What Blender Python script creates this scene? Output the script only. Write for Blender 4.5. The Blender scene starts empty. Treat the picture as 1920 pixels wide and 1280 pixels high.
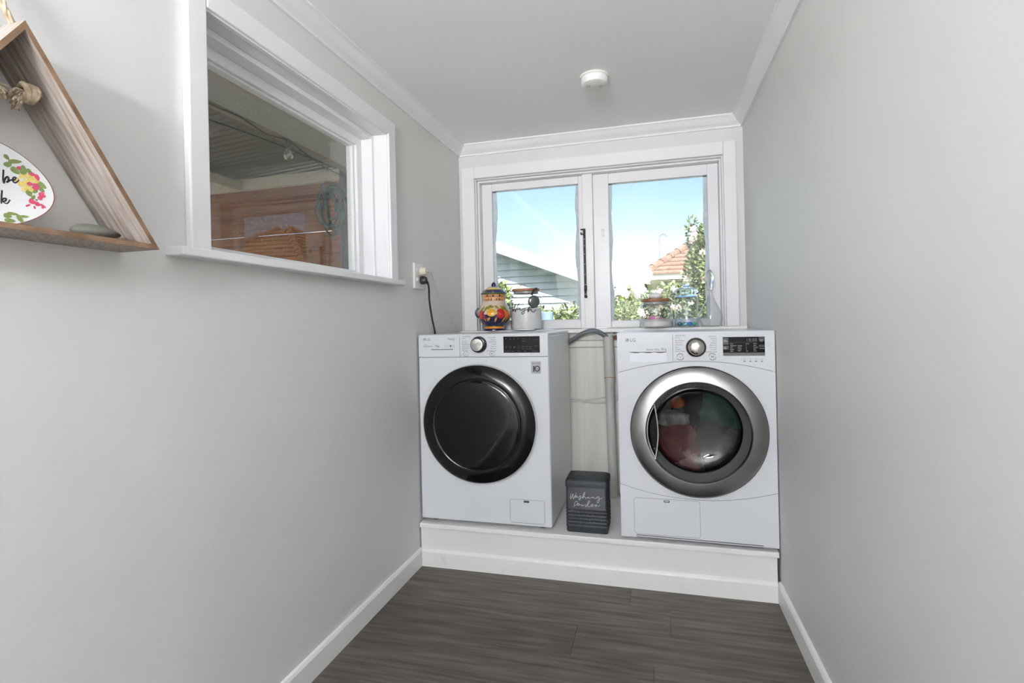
import bpy, bmesh, math, random
from mathutils import Vector, Matrix, noise

# ------------------------------------------------------------------ camera, world, sun, exposure
scene = bpy.context.scene
COL = scene.collection
cam_d = bpy.data.cameras.new('camera')
cam = bpy.data.objects.new('camera', cam_d)
COL.objects.link(cam)
CAM_R = Vector((0.96460786, 0.26273559, -0.02239811))
CAM_U = Vector((0.02189996, 0.00482465, 0.99974853))
CAM_F = Vector((-0.26277759, 0.96485581, 0.0011))
m = Matrix.Identity(4)
for i in range(3):
    m[i][0] = CAM_R[i]; m[i][1] = CAM_U[i]; m[i][2] = -CAM_F[i]
m[0][3], m[1][3], m[2][3] = 1.0573, -2.8504, 1.0899
cam.matrix_world = m
cam_d.sensor_width = 36.0
cam_d.lens = 999.915 * 36.0 / 1920.0
cam_d.shift_x = (960 - 956.5465) / 1920.0
cam_d.shift_y = (604.8676 - 640) / 1920.0
cam_d.clip_start = 0.02
cam_d.clip_end = 200
scene.camera = cam

SUN_EL = math.radians(50)
SUN_AZ = (0.25, -1.0)          # horizontal direction towards the sun
world = bpy.data.worlds.new('world'); scene.world = world
world.use_nodes = True
wn = world.node_tree.nodes; wl = world.node_tree.links
bg = wn['Background']
sky = wn.new('ShaderNodeTexSky')
sky.sky_type = 'NISHITA'; sky.sun_disc = False
sky.sun_elevation = SUN_EL
sky.sun_rotation = math.radians(166)
sky.altitude = 50; sky.air_density = 1.0; sky.dust_density = 2.0; sky.ozone_density = 0.6
wl.new(sky.outputs[0], bg.inputs[0])
bg.inputs[1].default_value = 0.18
sun_d = bpy.data.lights.new('sun', 'SUN'); sun_d.energy = 9.0; sun_d.angle = math.radians(0.6)
sun_d.color = (1.0, 0.96, 0.9)
sun = bpy.data.objects.new('sun', sun_d); COL.objects.link(sun)
sd = Vector((SUN_AZ[0], SUN_AZ[1], 0)).normalized() * math.cos(SUN_EL) + Vector((0, 0, math.sin(SUN_EL)))
sun.rotation_euler = sd.to_track_quat('Z', 'Y').to_euler()
sun.location = (0, -6, 9)

FILL_FAR_W = 84.0                   # strength of the far globes, added as fill light
FILL_NEAR_W = 170.0                # strength of the added uplight standing in for bounced flash
# daylight from an added far window, extra fill from behind the camera
day_d = bpy.data.lights.new('window_fill', 'AREA'); day_d.shape = 'RECTANGLE'; day_d.size = 1.7; day_d.size_y = 1.4
day_d.energy = 15.0; day_d.color = (0.94, 0.97, 1.0)
day = bpy.data.objects.new('window_fill', day_d); COL.objects.link(day)
day.location = (3.1, -7.22, 1.25); day.rotation_euler = (math.radians(90), 0, 0)
scene.view_settings.view_transform = 'Standard'
scene.view_settings.look = 'None'
scene.view_settings.exposure = 0.62
scene.view_settings.gamma = 1.0
scene.view_settings.use_curve_mapping = False
scene.cycles.use_denoising = True
scene.cycles.use_adaptive_sampling = True
scene.cycles.adaptive_threshold = 0.03
scene.cycles.max_bounces = 12
scene.cycles.diffuse_bounces = 6
scene.cycles.transparent_max_bounces = 24
scene.cycles.transmission_bounces = 14
scene.cycles.caustics_reflective = False
scene.cycles.caustics_refractive = False
scene.cycles.sample_clamp_indirect = 6.0

# ------------------------------------------------------------------ materials
def lin(c):
    return tuple((x / 255 / 12.92) if x / 255 <= 0.04045 else ((x / 255 + 0.055) / 1.055) ** 2.4 for x in c)

MATS = {}
def mat(name, rgb, rough=0.5, metal=0.0, var=0.0, vscale=8.0, bump=0.0, bscale=60.0, stretch=None, spec=0.5, rgb2=None,
        coat=0.0, emit=None, aniso=0.0, contrast=(0.35, 0.65), rand=0.0, detail=4.0):
    """Principled material with procedural colour variation and fine relief."""
    if name in MATS: return MATS[name]
    mt = bpy.data.materials.new(name); mt.use_nodes = True
    n, l = mt.node_tree.nodes, mt.node_tree.links
    p = n['Principled BSDF']
    a = lin(rgb)
    b = lin(rgb2) if rgb2 else tuple(max(0, x * (1 - var)) for x in a)
    tc = n.new('ShaderNodeTexCoord')
    mp = n.new('ShaderNodeMapping')
    l.new(tc.outputs['Object'], mp.inputs[0])
    if stretch: mp.inputs['Scale'].default_value = stretch
    src = mp.outputs[0]
    oi = None
    if rand:
        oi = n.new('ShaderNodeObjectInfo')
        vm = n.new('ShaderNodeVectorMath'); vm.operation = 'MULTIPLY_ADD'
        cb = n.new('ShaderNodeCombineXYZ')
        for k in range(3): l.new(oi.outputs['Random'], cb.inputs[k])
        vm.inputs[1].default_value = (17.3, 29.1, 41.7)
        l.new(cb.outputs[0], vm.inputs[0]); l.new(mp.outputs[0], vm.inputs[2])
        src = vm.outputs[0]
    if var or rgb2:
        nz = n.new('ShaderNodeTexNoise'); nz.inputs['Scale'].default_value = vscale
        nz.inputs['Detail'].default_value = detail
        l.new(src, nz.inputs['Vector'])
        rp = n.new('ShaderNodeValToRGB')
        rp.color_ramp.elements[0].position = contrast[0]; rp.color_ramp.elements[1].position = contrast[1]
        rp.color_ramp.elements[0].color = (*b, 1); rp.color_ramp.elements[1].color = (*a, 1)
        l.new(nz.outputs['Fac'], rp.inputs[0])
        out = rp.outputs[0]
        if rand:
            hs = n.new('ShaderNodeHueSaturation')
            mr = n.new('ShaderNodeMapRange')
            mr.inputs[3].default_value = 1 - rand; mr.inputs[4].default_value = 1 + rand
            l.new(oi.outputs['Random'], mr.inputs[0]); l.new(mr.outputs[0], hs.inputs['Value'])
            l.new(out, hs.inputs['Color']); out = hs.outputs[0]
        l.new(out, p.inputs['Base Color'])
    else:
        p.inputs['Base Color'].default_value = (*a, 1)
    p.inputs['Roughness'].default_value = rough
    p.inputs['Metallic'].default_value = metal
    p.inputs['Specular IOR Level'].default_value = spec
    if coat:
        p.inputs['Coat Weight'].default_value = coat; p.inputs['Coat Roughness'].default_value = 0.05
    if bump:
        bn = n.new('ShaderNodeTexNoise'); bn.inputs['Scale'].default_value = bscale; bn.inputs['Detail'].default_value = 3
        l.new(src, bn.inputs['Vector'])
        bp = n.new('ShaderNodeBump'); bp.inputs['Strength'].default_value = bump; bp.inputs['Distance'].default_value = 0.002
        l.new(bn.outputs['Fac'], bp.inputs['Height']); l.new(bp.outputs[0], p.inputs['Normal'])
    if aniso:
        p.inputs['Anisotropic'].default_value = aniso
        tg = n.new('ShaderNodeTangent'); tg.direction_type = 'RADIAL'; tg.axis = 'Y'
        l.new(tg.outputs[0], p.inputs['Tangent'])
    if emit:
        p.inputs['Emission Color'].default_value = (*lin(emit[0]), 1)
        p.inputs['Emission Strength'].default_value = emit[1]
    MATS[name] = mt
    return mt

def clear_glass(name, tint=(1, 1, 1), refl=1.0, dirt=0.0):
    """Thin flat glazing: clear with Fresnel reflection and a little dust."""
    mt = bpy.data.materials.new(name); mt.use_nodes = True
    n, l = mt.node_tree.nodes, mt.node_tree.links
    n.remove(n['Principled BSDF'])
    o = n['Material Output']
    tr = n.new('ShaderNodeBsdfTransparent'); tr.inputs[0].default_value = (*tint, 1)
    gl = n.new('ShaderNodeBsdfGlossy'); gl.inputs['Roughness'].default_value = 0.01
    fr = n.new('ShaderNodeFresnel'); fr.inputs[0].default_value = 1.5
    ge = n.new('ShaderNodeNewGeometry'); ma = n.new('ShaderNodeMath'); ma.operation = 'MULTIPLY_ADD'
    ma.inputs[1].default_value = 1/1.5 - 1.5; ma.inputs[2].default_value = 1.5      # thin sheet: same reflection from both sides
    l.new(ge.outputs['Backfacing'], ma.inputs[0]); l.new(ma.outputs[0], fr.inputs[0])
    mu = n.new('ShaderNodeMath'); mu.operation = 'MULTIPLY'; mu.inputs[1].default_value = refl
    l.new(fr.outputs[0], mu.inputs[0])
    mx = n.new('ShaderNodeMixShader')
    l.new(mu.outputs[0], mx.inputs[0]); l.new(tr.outputs[0], mx.inputs[1]); l.new(gl.outputs[0], mx.inputs[2])
    res = mx.outputs[0]
    if dirt:
        df = n.new('ShaderNodeBsdfDiffuse'); df.inputs[0].default_value = (.8, .8, .8, 1)
        nz = n.new('ShaderNodeTexNoise'); nz.inputs['Scale'].default_value = 120; nz.inputs['Detail'].default_value = 6
        tc = n.new('ShaderNodeTexCoord'); l.new(tc.outputs['Object'], nz.inputs['Vector'])
        rp = n.new('ShaderNodeValToRGB'); rp.color_ramp.elements[0].position = .58; rp.color_ramp.elements[1].position = .8
        rp.color_ramp.elements[1].color = (dirt, dirt, dirt, 1); rp.color_ramp.elements[0].color = (0, 0, 0, 1)
        l.new(nz.outputs['Fac'], rp.inputs[0])
        m2 = n.new('ShaderNodeMixShader'); l.new(rp.outputs[0], m2.inputs[0]); l.new(res, m2.inputs[1]); l.new(df.outputs[0], m2.inputs[2])
        res = m2.outputs[0]
    l.new(res, o.inputs[0])
    MATS[name] = mt
    return mt

def jar_glass(name, rgb=(250, 252, 252), rough=0.0):
    mt = bpy.data.materials.new(name); mt.use_nodes = True
    p = mt.node_tree.nodes['Principled BSDF']
    p.inputs['Base Color'].default_value = (*lin(rgb), 1)
    p.inputs['Transmission Weight'].default_value = 1.0
    p.inputs['Roughness'].default_value = rough
    p.inputs['IOR'].default_value = 1.45
    MATS[name] = mt
    return mt

M_WALL = mat('greige_wall_paint', (217, 216, 214), .5, var=.03, vscale=2.5, bump=.05, bscale=220, spec=.35)
M_CEIL = mat('ceiling_paint', (244, 245, 246), .6, var=.02, vscale=1.5, spec=.3)
M_TRIM = mat('white_gloss_trim', (231, 231, 233), .32, var=.02, vscale=6, bump=.06, bscale=40)
M_TRIMW = mat('worn_white_paint', (236, 236, 234), .4, rgb2=(214, 210, 202), vscale=18, contrast=(.2, .36), bump=.12, bscale=60)
M_PANELW = mat('painted_back_panel', (232, 229, 222), .45, rgb2=(216, 213, 206), vscale=5, stretch=(6, 1, .25))
M_RAWWOOD = mat('raw_brown_timber', (166, 104, 58), .7, var=.4, vscale=10, stretch=(1, 1, 8))
M_FLOOR = mat('grey_oak_vinyl', (98, 91, 85), .42, spec=.3, rgb2=(44, 40, 37), vscale=8, stretch=(.55, 8.5, 1), contrast=(.28, .74), rand=.10, bump=.12, bscale=30, detail=9)
M_SUB = mat('dark_joint', (40, 37, 35), .8)
M_WHITE = mat('appliance_white', (216, 220, 225), .22, var=.01, vscale=3, spec=.5)
M_SIDE = mat('appliance_side_steel', (226, 229, 232), .28, var=.02, vscale=3)
M_GAP = mat('black_gap', (22, 22, 24), .7, spec=.2)
M_BLACK = mat('black_gloss', (5, 6, 6), .05, spec=.35)
M_BLACK2 = mat('black_smoked_plastic', (8, 9, 9), .14, spec=.35)
M_DISP = mat('display_black', (7, 8, 9), .2, spec=.2)
M_DISP2 = mat('display_grey_strip', (88, 90, 92), .3)
M_STEEL = mat('brushed_steel', (160, 160, 160), .27, metal=1.0, aniso=.7, var=.1, vscale=30)
M_CHROME = mat('chrome', (215, 215, 215), .08, metal=1.0)
M_KNOB = mat('turned_knob_steel', (205, 203, 200), .2, metal=1.0, aniso=.8)
M_INK = mat('grey_print', (120, 124, 130), .5)
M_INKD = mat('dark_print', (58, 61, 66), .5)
M_INKK = mat('black_print', (18, 18, 20), .4)
M_INKW = mat('white_print', (190, 193, 195), .5)
M_INKG = mat('dim_display_print', (96, 98, 100), .5)
M_BADGE = mat('badge_silver', (168, 170, 172), .4)
M_DRUM = mat('drum_steel', (120, 122, 122), .3, metal=.8, var=.2, vscale=20)
M_GREYPL = mat('grey_plastic_pipe', (200, 200, 195), .45, var=.06, vscale=8)
M_HOSE = mat('grey_hose', (98, 104, 110), .5)
M_HOSED = mat('dark_hose', (62, 64, 68), .5)
M_CABLEW = mat('white_cable', (206, 206, 202), .5)
M_TIN = mat('charcoal_tin', (36, 41, 46), .5, spec=.3, var=.08, vscale=18, bump=.05, bscale=50)
M_SPECK = mat('powder_specks', (190, 192, 194), .8)
M_PLASTIC = mat('white_plastic', (228, 226, 220), .35)
M_CREAM = mat('cream_plug', (214, 208, 190), .4)
M_PLUG = mat('black_plug', (34, 35, 37), .45)
M_BOARD = mat('whitewashed_timber', (176, 168, 162), .8, spec=.2, rgb2=(132, 118, 107), vscale=9, stretch=(14, 14, 1.1), contrast=(.32, .62), bump=.35, bscale=40, detail=8)
M_BOARDE = mat('raw_timber_edge', (140, 114, 92), .8, spec=.2, rgb2=(98, 78, 60), vscale=22, contrast=(.3, .7), bump=.2, bscale=60)
M_ROPE = mat('jute_rope', (206, 190, 166), .85, rgb2=(160, 142, 118), vscale=90, bump=.4, bscale=160)
M_PLATE = mat('white_porcelain', (238, 240, 242), .12, spec=.6)
M_PLATER = mat('brown_plate_rim', (120, 66, 48), .3)
M_PEBBLE = mat('grey_green_pebble', (100, 100, 92), .7, var=.25, vscale=60)
M_GLASSWIN = clear_glass('window_glass', (.97, .985, .98), 1.0, dirt=.0)
M_GLASSWIN2 = clear_glass('dusty_window_glass', (.97, .985, .98), 1.0, dirt=.25)
M_DOORGLASS = clear_glass('door_glass', (.40, .42, .42), 1.2)
M_BOWL = clear_glass('clear_bowl_plastic', (.86, .87, .87), 1.4)
M_JAR = clear_glass('jar_glass', (.992, .995, .997), 1.3)
M_JARB = clear_glass('bluish_jar_glass', (.965, .985, .997), 1.5)
M_JARS = jar_glass('solid_glass')
M_JARSB = jar_glass('solid_bluish_glass', (214, 234, 250))
M_EDGE = mat('sloppy_edge_paint', (196, 208, 214), .7, var=.12, vscale=40)
M_STAY = mat('black_iron', (20, 20, 22), .5, spec=.3)
M_POWDER = mat('white_washing_powder', (244, 243, 240), .9, var=.04, vscale=120, bump=.5, bscale=300)
M_LIDW = mat('acacia_lid', (166, 112, 76), .55, rgb2=(128, 82, 52), vscale=16, stretch=(1, 6, 1))
M_PINK = mat('pink_plastic', (226, 130, 190), .4)
M_SCOOP = mat('dull_scoop_steel', (120, 122, 124), .3, metal=.9)
# ------------------------------------------------------------------ mesh helpers
class MB:
    def __init__(s): s.v = []; s.f = []; s.mi = []
    def add(s, vs, fs, mi=0):
        o = len(s.v); s.v += [tuple(p) for p in vs]
        for f in fs: s.f.append([i + o for i in f]); s.mi.append(mi)
        return s
    def box(s, x0, x1, y0, y1, z0, z1, mi=0):
        return s.add([(x0,y0,z0),(x1,y0,z0),(x1,y1,z0),(x0,y1,z0),(x0,y0,z1),(x1,y0,z1),(x1,y1,z1),(x0,y1,z1)],
              [(3,2,1,0),(4,5,6,7),(0,1,5,4),(1,2,6,5),(2,3,7,6),(3,0,4,7)], mi)
    def bbox(s, x0, x1, y0, y1, z0, z1, b=.003, seg=2, mi=0, mtx=None):
        bm = bmesh.new(); bmesh.ops.create_cube(bm, size=1)
        for v in bm.verts:
            v.co = Vector(((x0+x1)/2 + v.co.x*(x1-x0), (y0+y1)/2 + v.co.y*(y1-y0), (z0+z1)/2 + v.co.z*(z1-z0)))
        b = min(b, .45*min(x1-x0, y1-y0, z1-z0))
        bmesh.ops.bevel(bm, geom=bm.edges[:], offset=b, segments=seg, profile=.5, affect='EDGES')
        if mtx is not None: bmesh.ops.transform(bm, matrix=mtx, verts=bm.verts)
        bm.verts.index_update()
        s.add([v.co[:] for v in bm.verts], [[v.index for v in f.verts] for f in bm.faces], mi); bm.free()
        return s
    def lathe(s, prof, n=48, c=(0,0,0), axis='z', mi=0, mis=None, capa=False, capb=False):
        """prof: (radius, height along the axis)"""
        c = Vector(c); rings = []
        o = len(s.v)
        for r, h in prof:
            if r < 1e-6:
                rings.append([len(s.v)]); s.v.append(tuple(c + (Vector((0,0,h)) if axis == 'z' else Vector((0,h,0))))); continue
            ring = []
            for k in range(n):
                a = 2*math.pi*k/n
                p = Vector((r*math.cos(a), r*math.sin(a), h)) if axis == 'z' else Vector((r*math.cos(a), h, r*math.sin(a)))
                ring.append(len(s.v)); s.v.append(tuple(c + p))
            rings.append(ring)
        for i in range(len(rings)-1):
            A, B = rings[i], rings[i+1]; q = mis[i] if mis else mi
            if len(A) == 1 and len(B) == 1: continue
            for k in range(n):
                k2 = (k+1) % n
                if len(A) == 1: f = [A[0], B[k2], B[k]]
                elif len(B) == 1: f = [A[k], A[k2], B[0]]
                else: f = [A[k], A[k2], B[k2], B[k]]
                if axis == 'y': f = f[::-1]
                s.f.append(f); s.mi.append(q)
        if capa and len(rings[0]) > 1: s.f.append(rings[0][::-1]); s.mi.append(mi)
        if capb and len(rings[-1]) > 1: s.f.append(rings[-1]); s.mi.append(mi)
        return s
    def tube(s, path, r, n=10, mi=0, cap=True):
        P = [Vector(p) for p in path]; N = len(P)
        R = r if isinstance(r, (list, tuple)) else [r]*N
        t0 = (P[1]-P[0]).normalized()
        up = Vector((0,0,1)) if abs(t0.z) < .9 else Vector((1,0,0))
        u = t0.cross(up).normalized(); rings = []
        for i in range(N):
            t = (P[min(i+1,N-1)] - P[max(i-1,0)])
            t = t.normalized() if t.length > 1e-9 else t0
            u = (u - t*u.dot(t))
            u = u.normalized() if u.length > 1e-9 else t.orthogonal().normalized()
            w = t.cross(u); ring = []
            for k in range(n):
                a = 2*math.pi*k/n
                ring.append(len(s.v)); s.v.append(tuple(P[i] + (u*math.cos(a) + w*math.sin(a))*R[i]))
            rings.append(ring)
        for i in range(N-1):
            for k in range(n):
                s.f.append([rings[i][k], rings[i][(k+1)%n], rings[i+1][(k+1)%n], rings[i+1][k]]); s.mi.append(mi)
        if cap:
            s.f.append(rings[0][::-1]); s.mi.append(mi); s.f.append(rings[-1]); s.mi.append(mi)
        return s
    def cyl(s, p0, p1, r, n=20, r2=None, mi=0):
        return s.tube([p0, p1], [r, r if r2 is None else r2], n, mi)
    def prism(s, poly, fn, d0, d1, mi=0):
        """poly: 2D points; fn(a, b, d) -> 3D; extruded between d0 and d1"""
        n = len(poly); o = len(s.v)
        for d in (d0, d1):
            for a, b in poly: s.v.append(tuple(fn(a, b, d)))
        s.f.append([o+i for i in range(n)][::-1]); s.mi.append(mi)
        s.f.append([o+n+i for i in range(n)]); s.mi.append(mi)
        for i in range(n):
            j = (i+1) % n; s.f.append([o+i, o+j, o+n+j, o+n+i]); s.mi.append(mi)
        return s
    def build(s, name, mats, parent=None, smooth=None, loc=None, fix=True):
        me = bpy.data.meshes.new(name)
        pw = Vector(WLOC.get(parent.name, (0,0,0))) if parent else Vector((0,0,0))
        L = Vector(loc) if loc is not None else (pw if parent else Vector((0,0,0)))
        me.from_pydata([(Vector(p) - L)[:] for p in s.v], [], s.f)
        mats = mats if isinstance(mats, (list, tuple)) else [mats]
        for q in mats: me.materials.append(q)
        if len(mats) > 1: me.polygons.foreach_set('material_index', s.mi)
        if fix:
            bm = bmesh.new(); bm.from_mesh(me); bmesh.ops.recalc_face_normals(bm, faces=bm.faces); bm.to_mesh(me); bm.free()
        if smooth is not None:
            me.polygons.foreach_set('use_smooth', [True]*len(me.polygons))
            me.set_sharp_from_angle(angle=math.radians(smooth))
        me.update()
        return link(name, me, parent, L)

WLOC = {}
def link(name, me, parent, L):
    o = bpy.data.objects.new(name, me); COL.objects.link(o)
    pw = Vector(WLOC.get(parent.name, (0,0,0))) if parent else Vector((0,0,0))
    o.parent = parent; o.location = Vector(L) - pw
    WLOC[o.name] = tuple(L)
    return o
def tag(o, label, cat=None, group=None, kind=None):
    o['label'] = label
    if cat: o['category'] = cat
    if group: o['group'] = group
    if kind: o['kind'] = kind
    return o
def thing(name, loc, label, cat, group=None, kind=None):
    o = bpy.data.objects.new(name, None); COL.objects.link(o)
    o.empty_display_size = .05; o.location = loc; WLOC[o.name] = tuple(loc)
    return tag(o, label, cat, group, kind)
def share(o, name, parent, loc):
    """another piece with the same mesh data"""
    return link(name, o.data, parent, loc)
def spline(pts, n=6, closed=False):
    P = [Vector((*p, 0)) if len(p) == 2 else Vector(p) for p in pts]; out = []
    N = len(P)
    for i in range(N if closed else N-1):
        g = (lambda k: P[k % N]) if closed else (lambda k: P[min(max(k, 0), N-1)])
        p0, p1, p2, p3 = g(i-1), g(i), g(i+1), g(i+2)
        for k in range(n):
            t = k/n
            out.append(.5*((2*p1) + (p2-p0)*t + (2*p0-5*p1+4*p2-p3)*t*t + (3*p1-p0-3*p2+p3)*t**3))
    if not closed: out.append(P[-1])
    return out
def text(s, size, x, y, z, material, parent, name='printed_lettering', align='LEFT', extr=.0002, bold=0.0, shear=0.0):
    """lettering on a face that looks towards -y"""
    cu = bpy.data.curves.new('lettering', 'FONT'); cu.body = s; cu.size = size; cu.align_x = align; cu.extrude = extr
    cu.offset = bold; cu.shear = shear; cu.resolution_u = 3
    ob = bpy.data.objects.new('lettering', cu)
    me = bpy.data.meshes.new_from_object(ob)
    bpy.data.objects.remove(ob); bpy.data.curves.remove(cu)
    me.transform(Matrix.Rotation(math.pi/2, 4, 'X'))
    me.name = name; me.materials.clear(); me.materials.append(material)
    return link(name, me, parent, (x, y, z))
# ------------------------------------------------------------------ the room
T = 0.193            # top of the plinth
H = 2.0925           # ceiling
YN = -3.2            # where the laundry opens into the adjoining room
def xr(y): return 1.4934 - 0.0106*y      # inner face of the right wall
S = 'structure'

# floor and planks
fl = thing('floor', (0, 0, 0), 'dark grey oak look plank floor below the plinth', 'floor', kind=S)
MB().box(-.15, 1.7, YN-.15, .15, -.06, -.004).build('floor_base', M_SUB, fl)
rng = random.Random(4)
row = 0; y1 = -.585
while y1 > -3.3:
    y0 = y1 - .178
    x = -.02 - rng.random()*1.1
    while x < 1.56:
        xa, xb = max(x, -.02), min(x + 1.22, 1.56)
        if xb - xa > .03:
            MB().bbox(xa+.0004, xb-.0004, y0+.0004, y1-.0004, -.004, 0, .0006, 1).build('plank', M_FLOOR, fl, loc=((xa+xb)/2, (y0+y1)/2, 0))
        x += 1.22
    y1 = y0; row += 1
tag(MB().box(-.15, 4.2, -7.4, y1, -.06, 0).build('floor_adjoining', mat('grey_bounce_carpet', (150, 147, 143), .95, var=.06, vscale=40)), 'unseen adjoining floor with grey carpet added to set the bounce light', 'floor', kind=S)  # carpet tone chosen for how much light it bounces upward

# left wall with its window opening
OY0, OY1, OZ0, OZ1 = -1.787, -.868, 1.270, 1.877
w = MB()
w.box(-.15, 0, YN, OY0-.02, -.06, H+.02); w.box(-.15, 0, OY1+.02, .15, -.06, H+.02)
w.box(-.15, 0, OY0-.02, OY1+.02, -.06, OZ0-.01); w.box(-.15, 0, OY0-.02, OY1+.02, OZ1+.02, H+.02)
tag(w.build('wall_left', M_WALL), 'pale greige painted wall with a small window onto a carport', 'wall', kind=S)
# back wall with its window opening
BX0, BX1, BZ0, BZ1 = .0945, 1.399, 1.052, 1.904
wb = thing('wall_back', (.75, .07, 0), 'pale wall behind the machines below and around the window', 'wall', kind=S)
w = MB()
w.box(0, BX0-.0, 0, .15, -.06, H+.02); w.box(BX1, xr(0)+.01, 0, .15, -.06, H+.02)
w.box(BX0, BX1, 0, .15, -.06, BZ0-.012); w.box(BX0, BX1, 0, .15, BZ1, H+.02)
w.build('wall_face', M_WALL, wb)
MB().bbox(.58, .915, -.012, 0, T, .952, .002).build('panel', M_PANELW, wb)
MB().bbox(.58, .915, -.016, 0, .955, .9885, .002).build('panel', M_PANELW, wb)
MB().bbox(.58, .842, -.012, 0, .9915, 1.030, .002).build('panel', M_PANELW, wb)
MB().bbox(.845, .915, -.010, 0, .9915, 1.030, .001).build('panel', M_RAWWOOD, wb)['label'] = 'bare brown timber patch'
# right wall, very slightly splayed
w = MB()
w.add([(xr(.15),.15,-.06),(xr(.15)+.15,.15,-.06),(xr(YN)+.15,YN,-.06),(xr(YN),YN,-.06),
       (xr(.15),.15,H+.02),(xr(.15)+.15,.15,H+.02),(xr(YN)+.15,YN,H+.02),(xr(YN),YN,H+.02)],
      [(0,1,2,3),(7,6,5,4),(0,4,5,1),(1,5,6,2),(2,6,7,3),(3,7,4,0)])
tag(w.build('wall_right', M_WALL), 'plain pale greige wall beside the dryer', 'wall', kind=S)
tag(MB().box(-.15, 1.75, YN, .15, H, H+.06).build('ceiling', M_CEIL), 'flat white painted ceiling', 'ceiling', kind=S)
# the adjoining room behind the camera
wf = MB(); wf.box(-.15, 2.2, -7.4, -7.25, 0, H+.05); wf.box(4.0, 4.2, -7.4, -7.25, 0, H+.05); wf.box(2.2, 4.0, -7.4, -7.25, 0, .5); wf.box(2.2, 4.0, -7.4, -7.25, 2.0, H+.05)
tag(wf.build('wall_far', M_WALL), 'far wall of the adjoining room behind the camera with the added fill window', 'wall', kind=S)
w3 = thing('fill_window', (3.1, -7.3, .5), 'added window for fill light in the unseen far wall behind the camera', 'window', kind=S)  # unseen window added around the fill light
for x in (2.2, 3.07, 3.94): MB().bbox(x, x+.06, -7.34, -7.28, .5, 2.0, .003).build('frame_post', M_TRIM, w3)
for z in (.5, 1.94): MB().bbox(2.26, 3.94, -7.34, -7.28, z, z+.06, .003).build('frame_rail', M_TRIM, w3)
MB().box(2.26, 3.94, -7.312, -7.308, .56, 1.94).build('pane', M_GLASSWIN, w3)
for nm, b_, lb in [('wall_west', (-.15, 0, -7.25, YN, 0, H+.05), 'side wall of the adjoining room on the carport side'),
               ('wall_east', (4.05, 4.2, -7.25, YN, 0, H+.05), 'side wall of the adjoining room away from the carport'),
               ('wall_partition', (1.68, 4.05, YN, YN+.12, 0, H+.05), 'partition wall beside the opening into the laundry')]:
    tag(MB().box(*b_).build(nm, M_WALL), lb, 'wall', kind=S)
tag(MB().box(-.15, 4.2, -7.4, YN-.0, H, H+.06).build('ceiling_adjoining', M_CEIL), 'white ceiling of the adjoining room behind the camera', 'ceiling', kind=S)

# cornices
CP = [(0,0),(.052,0),(.052,.007),(.046,.010),(.040,.016),(.033,.028),(.022,.039),(.014,.044),(.010,.048),(.010,.056),(0,.056)]
def sweep(name, a, b, label):
    n = len(CP); s_ = MB()
    vs = [a(o, d) for o, d in CP] + [b(o, d) for o, d in CP]
    s_.add(vs, [[i, (i+1) % n, n+(i+1) % n, n+i] for i in range(n)] + [list(range(n))[::-1], [n+i for i in range(n)]])
    tag(s_.build(name, M_TRIM, smooth=35), label, 'cornice', kind=S)
sweep('trim_1', lambda o, d: (o, YN, H-d), lambda o, d: (o, -o, H-d), 'white coved cornice above the left wall')
sweep('trim_2', lambda o, d: (o, -o, H-d), lambda o, d: (xr(-o)-o, -o, H-d), 'white coved cornice above the back window')
sweep('trim_3', lambda o, d: (xr(-o)-o, -o, H-d), lambda o, d: (xr(YN)-o, YN, H-d), 'white coved cornice above the right wall')
# baseboards
def base_prof(t=.013, h=.078): return [(0,0),(t,0),(t,h-.012),(t-.004,h-.003),(t-.008,h),(0,h)]
s_ = MB(); s_.prism(base_prof(), lambda a, b, d: (a, d, b), YN, -.612)
tag(s_.build('baseboard_left', M_TRIMW), 'white baseboard along the left wall', 'baseboard', kind=S)
s_ = MB(); s_.prism(base_prof(), lambda a, b, d: (xr(d)-a, d, b), YN, -.612)
tag(s_.build('baseboard_right', M_TRIMW), 'white baseboard along the right wall', 'baseboard', kind=S)

# plinth carrying the machines
PF = -.622
pl = thing('plinth', (.75, -.3, 0), 'low white boxed plinth under the washing machine and dryer', 'plinth', kind=S)
MB().bbox(.003, 1.494, PF-.004, -.001, T-.021, T, .003).build('top_board', M_TRIMW, pl)
MB().bbox(.006, 1.488, PF+.006, PF+.03, .07, T-.021, .001).build('face_board', M_TRIM, pl)
s_ = MB(); s_.prism([(0,0),(.012,0),(.012,.066),(.009,.073),(.004,.077),(0,.077)], lambda a, b, d: (d, PF+.006-a, b), .014, 1.486)
s_.build('skirting', M_TRIMW, pl)

# ------------------------------------------------------------------ window_1: left wall
w1 = thing('window_1', (-.07, -1.33, 1.27), 'white framed fixed window looking into the carport', 'window', kind=S)
MB().bbox(-.15, .05, -1.899, -.804, 1.259, 1.2795, .003).build('sill', M_TRIM, w1)
zt = 1.2795
MB().bbox(0, .02, OY1, -.810, zt, 1.9385, .004).build('architrave', M_TRIM, w1)
MB().bbox(0, .02, -1.845, OY0, zt, 1.9385, .004).build('architrave', M_TRIM, w1)
MB().bbox(0, .0205, OY0, OY1, OZ1, 1.9385, .004).build('architrave', M_TRIM, w1)
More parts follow.
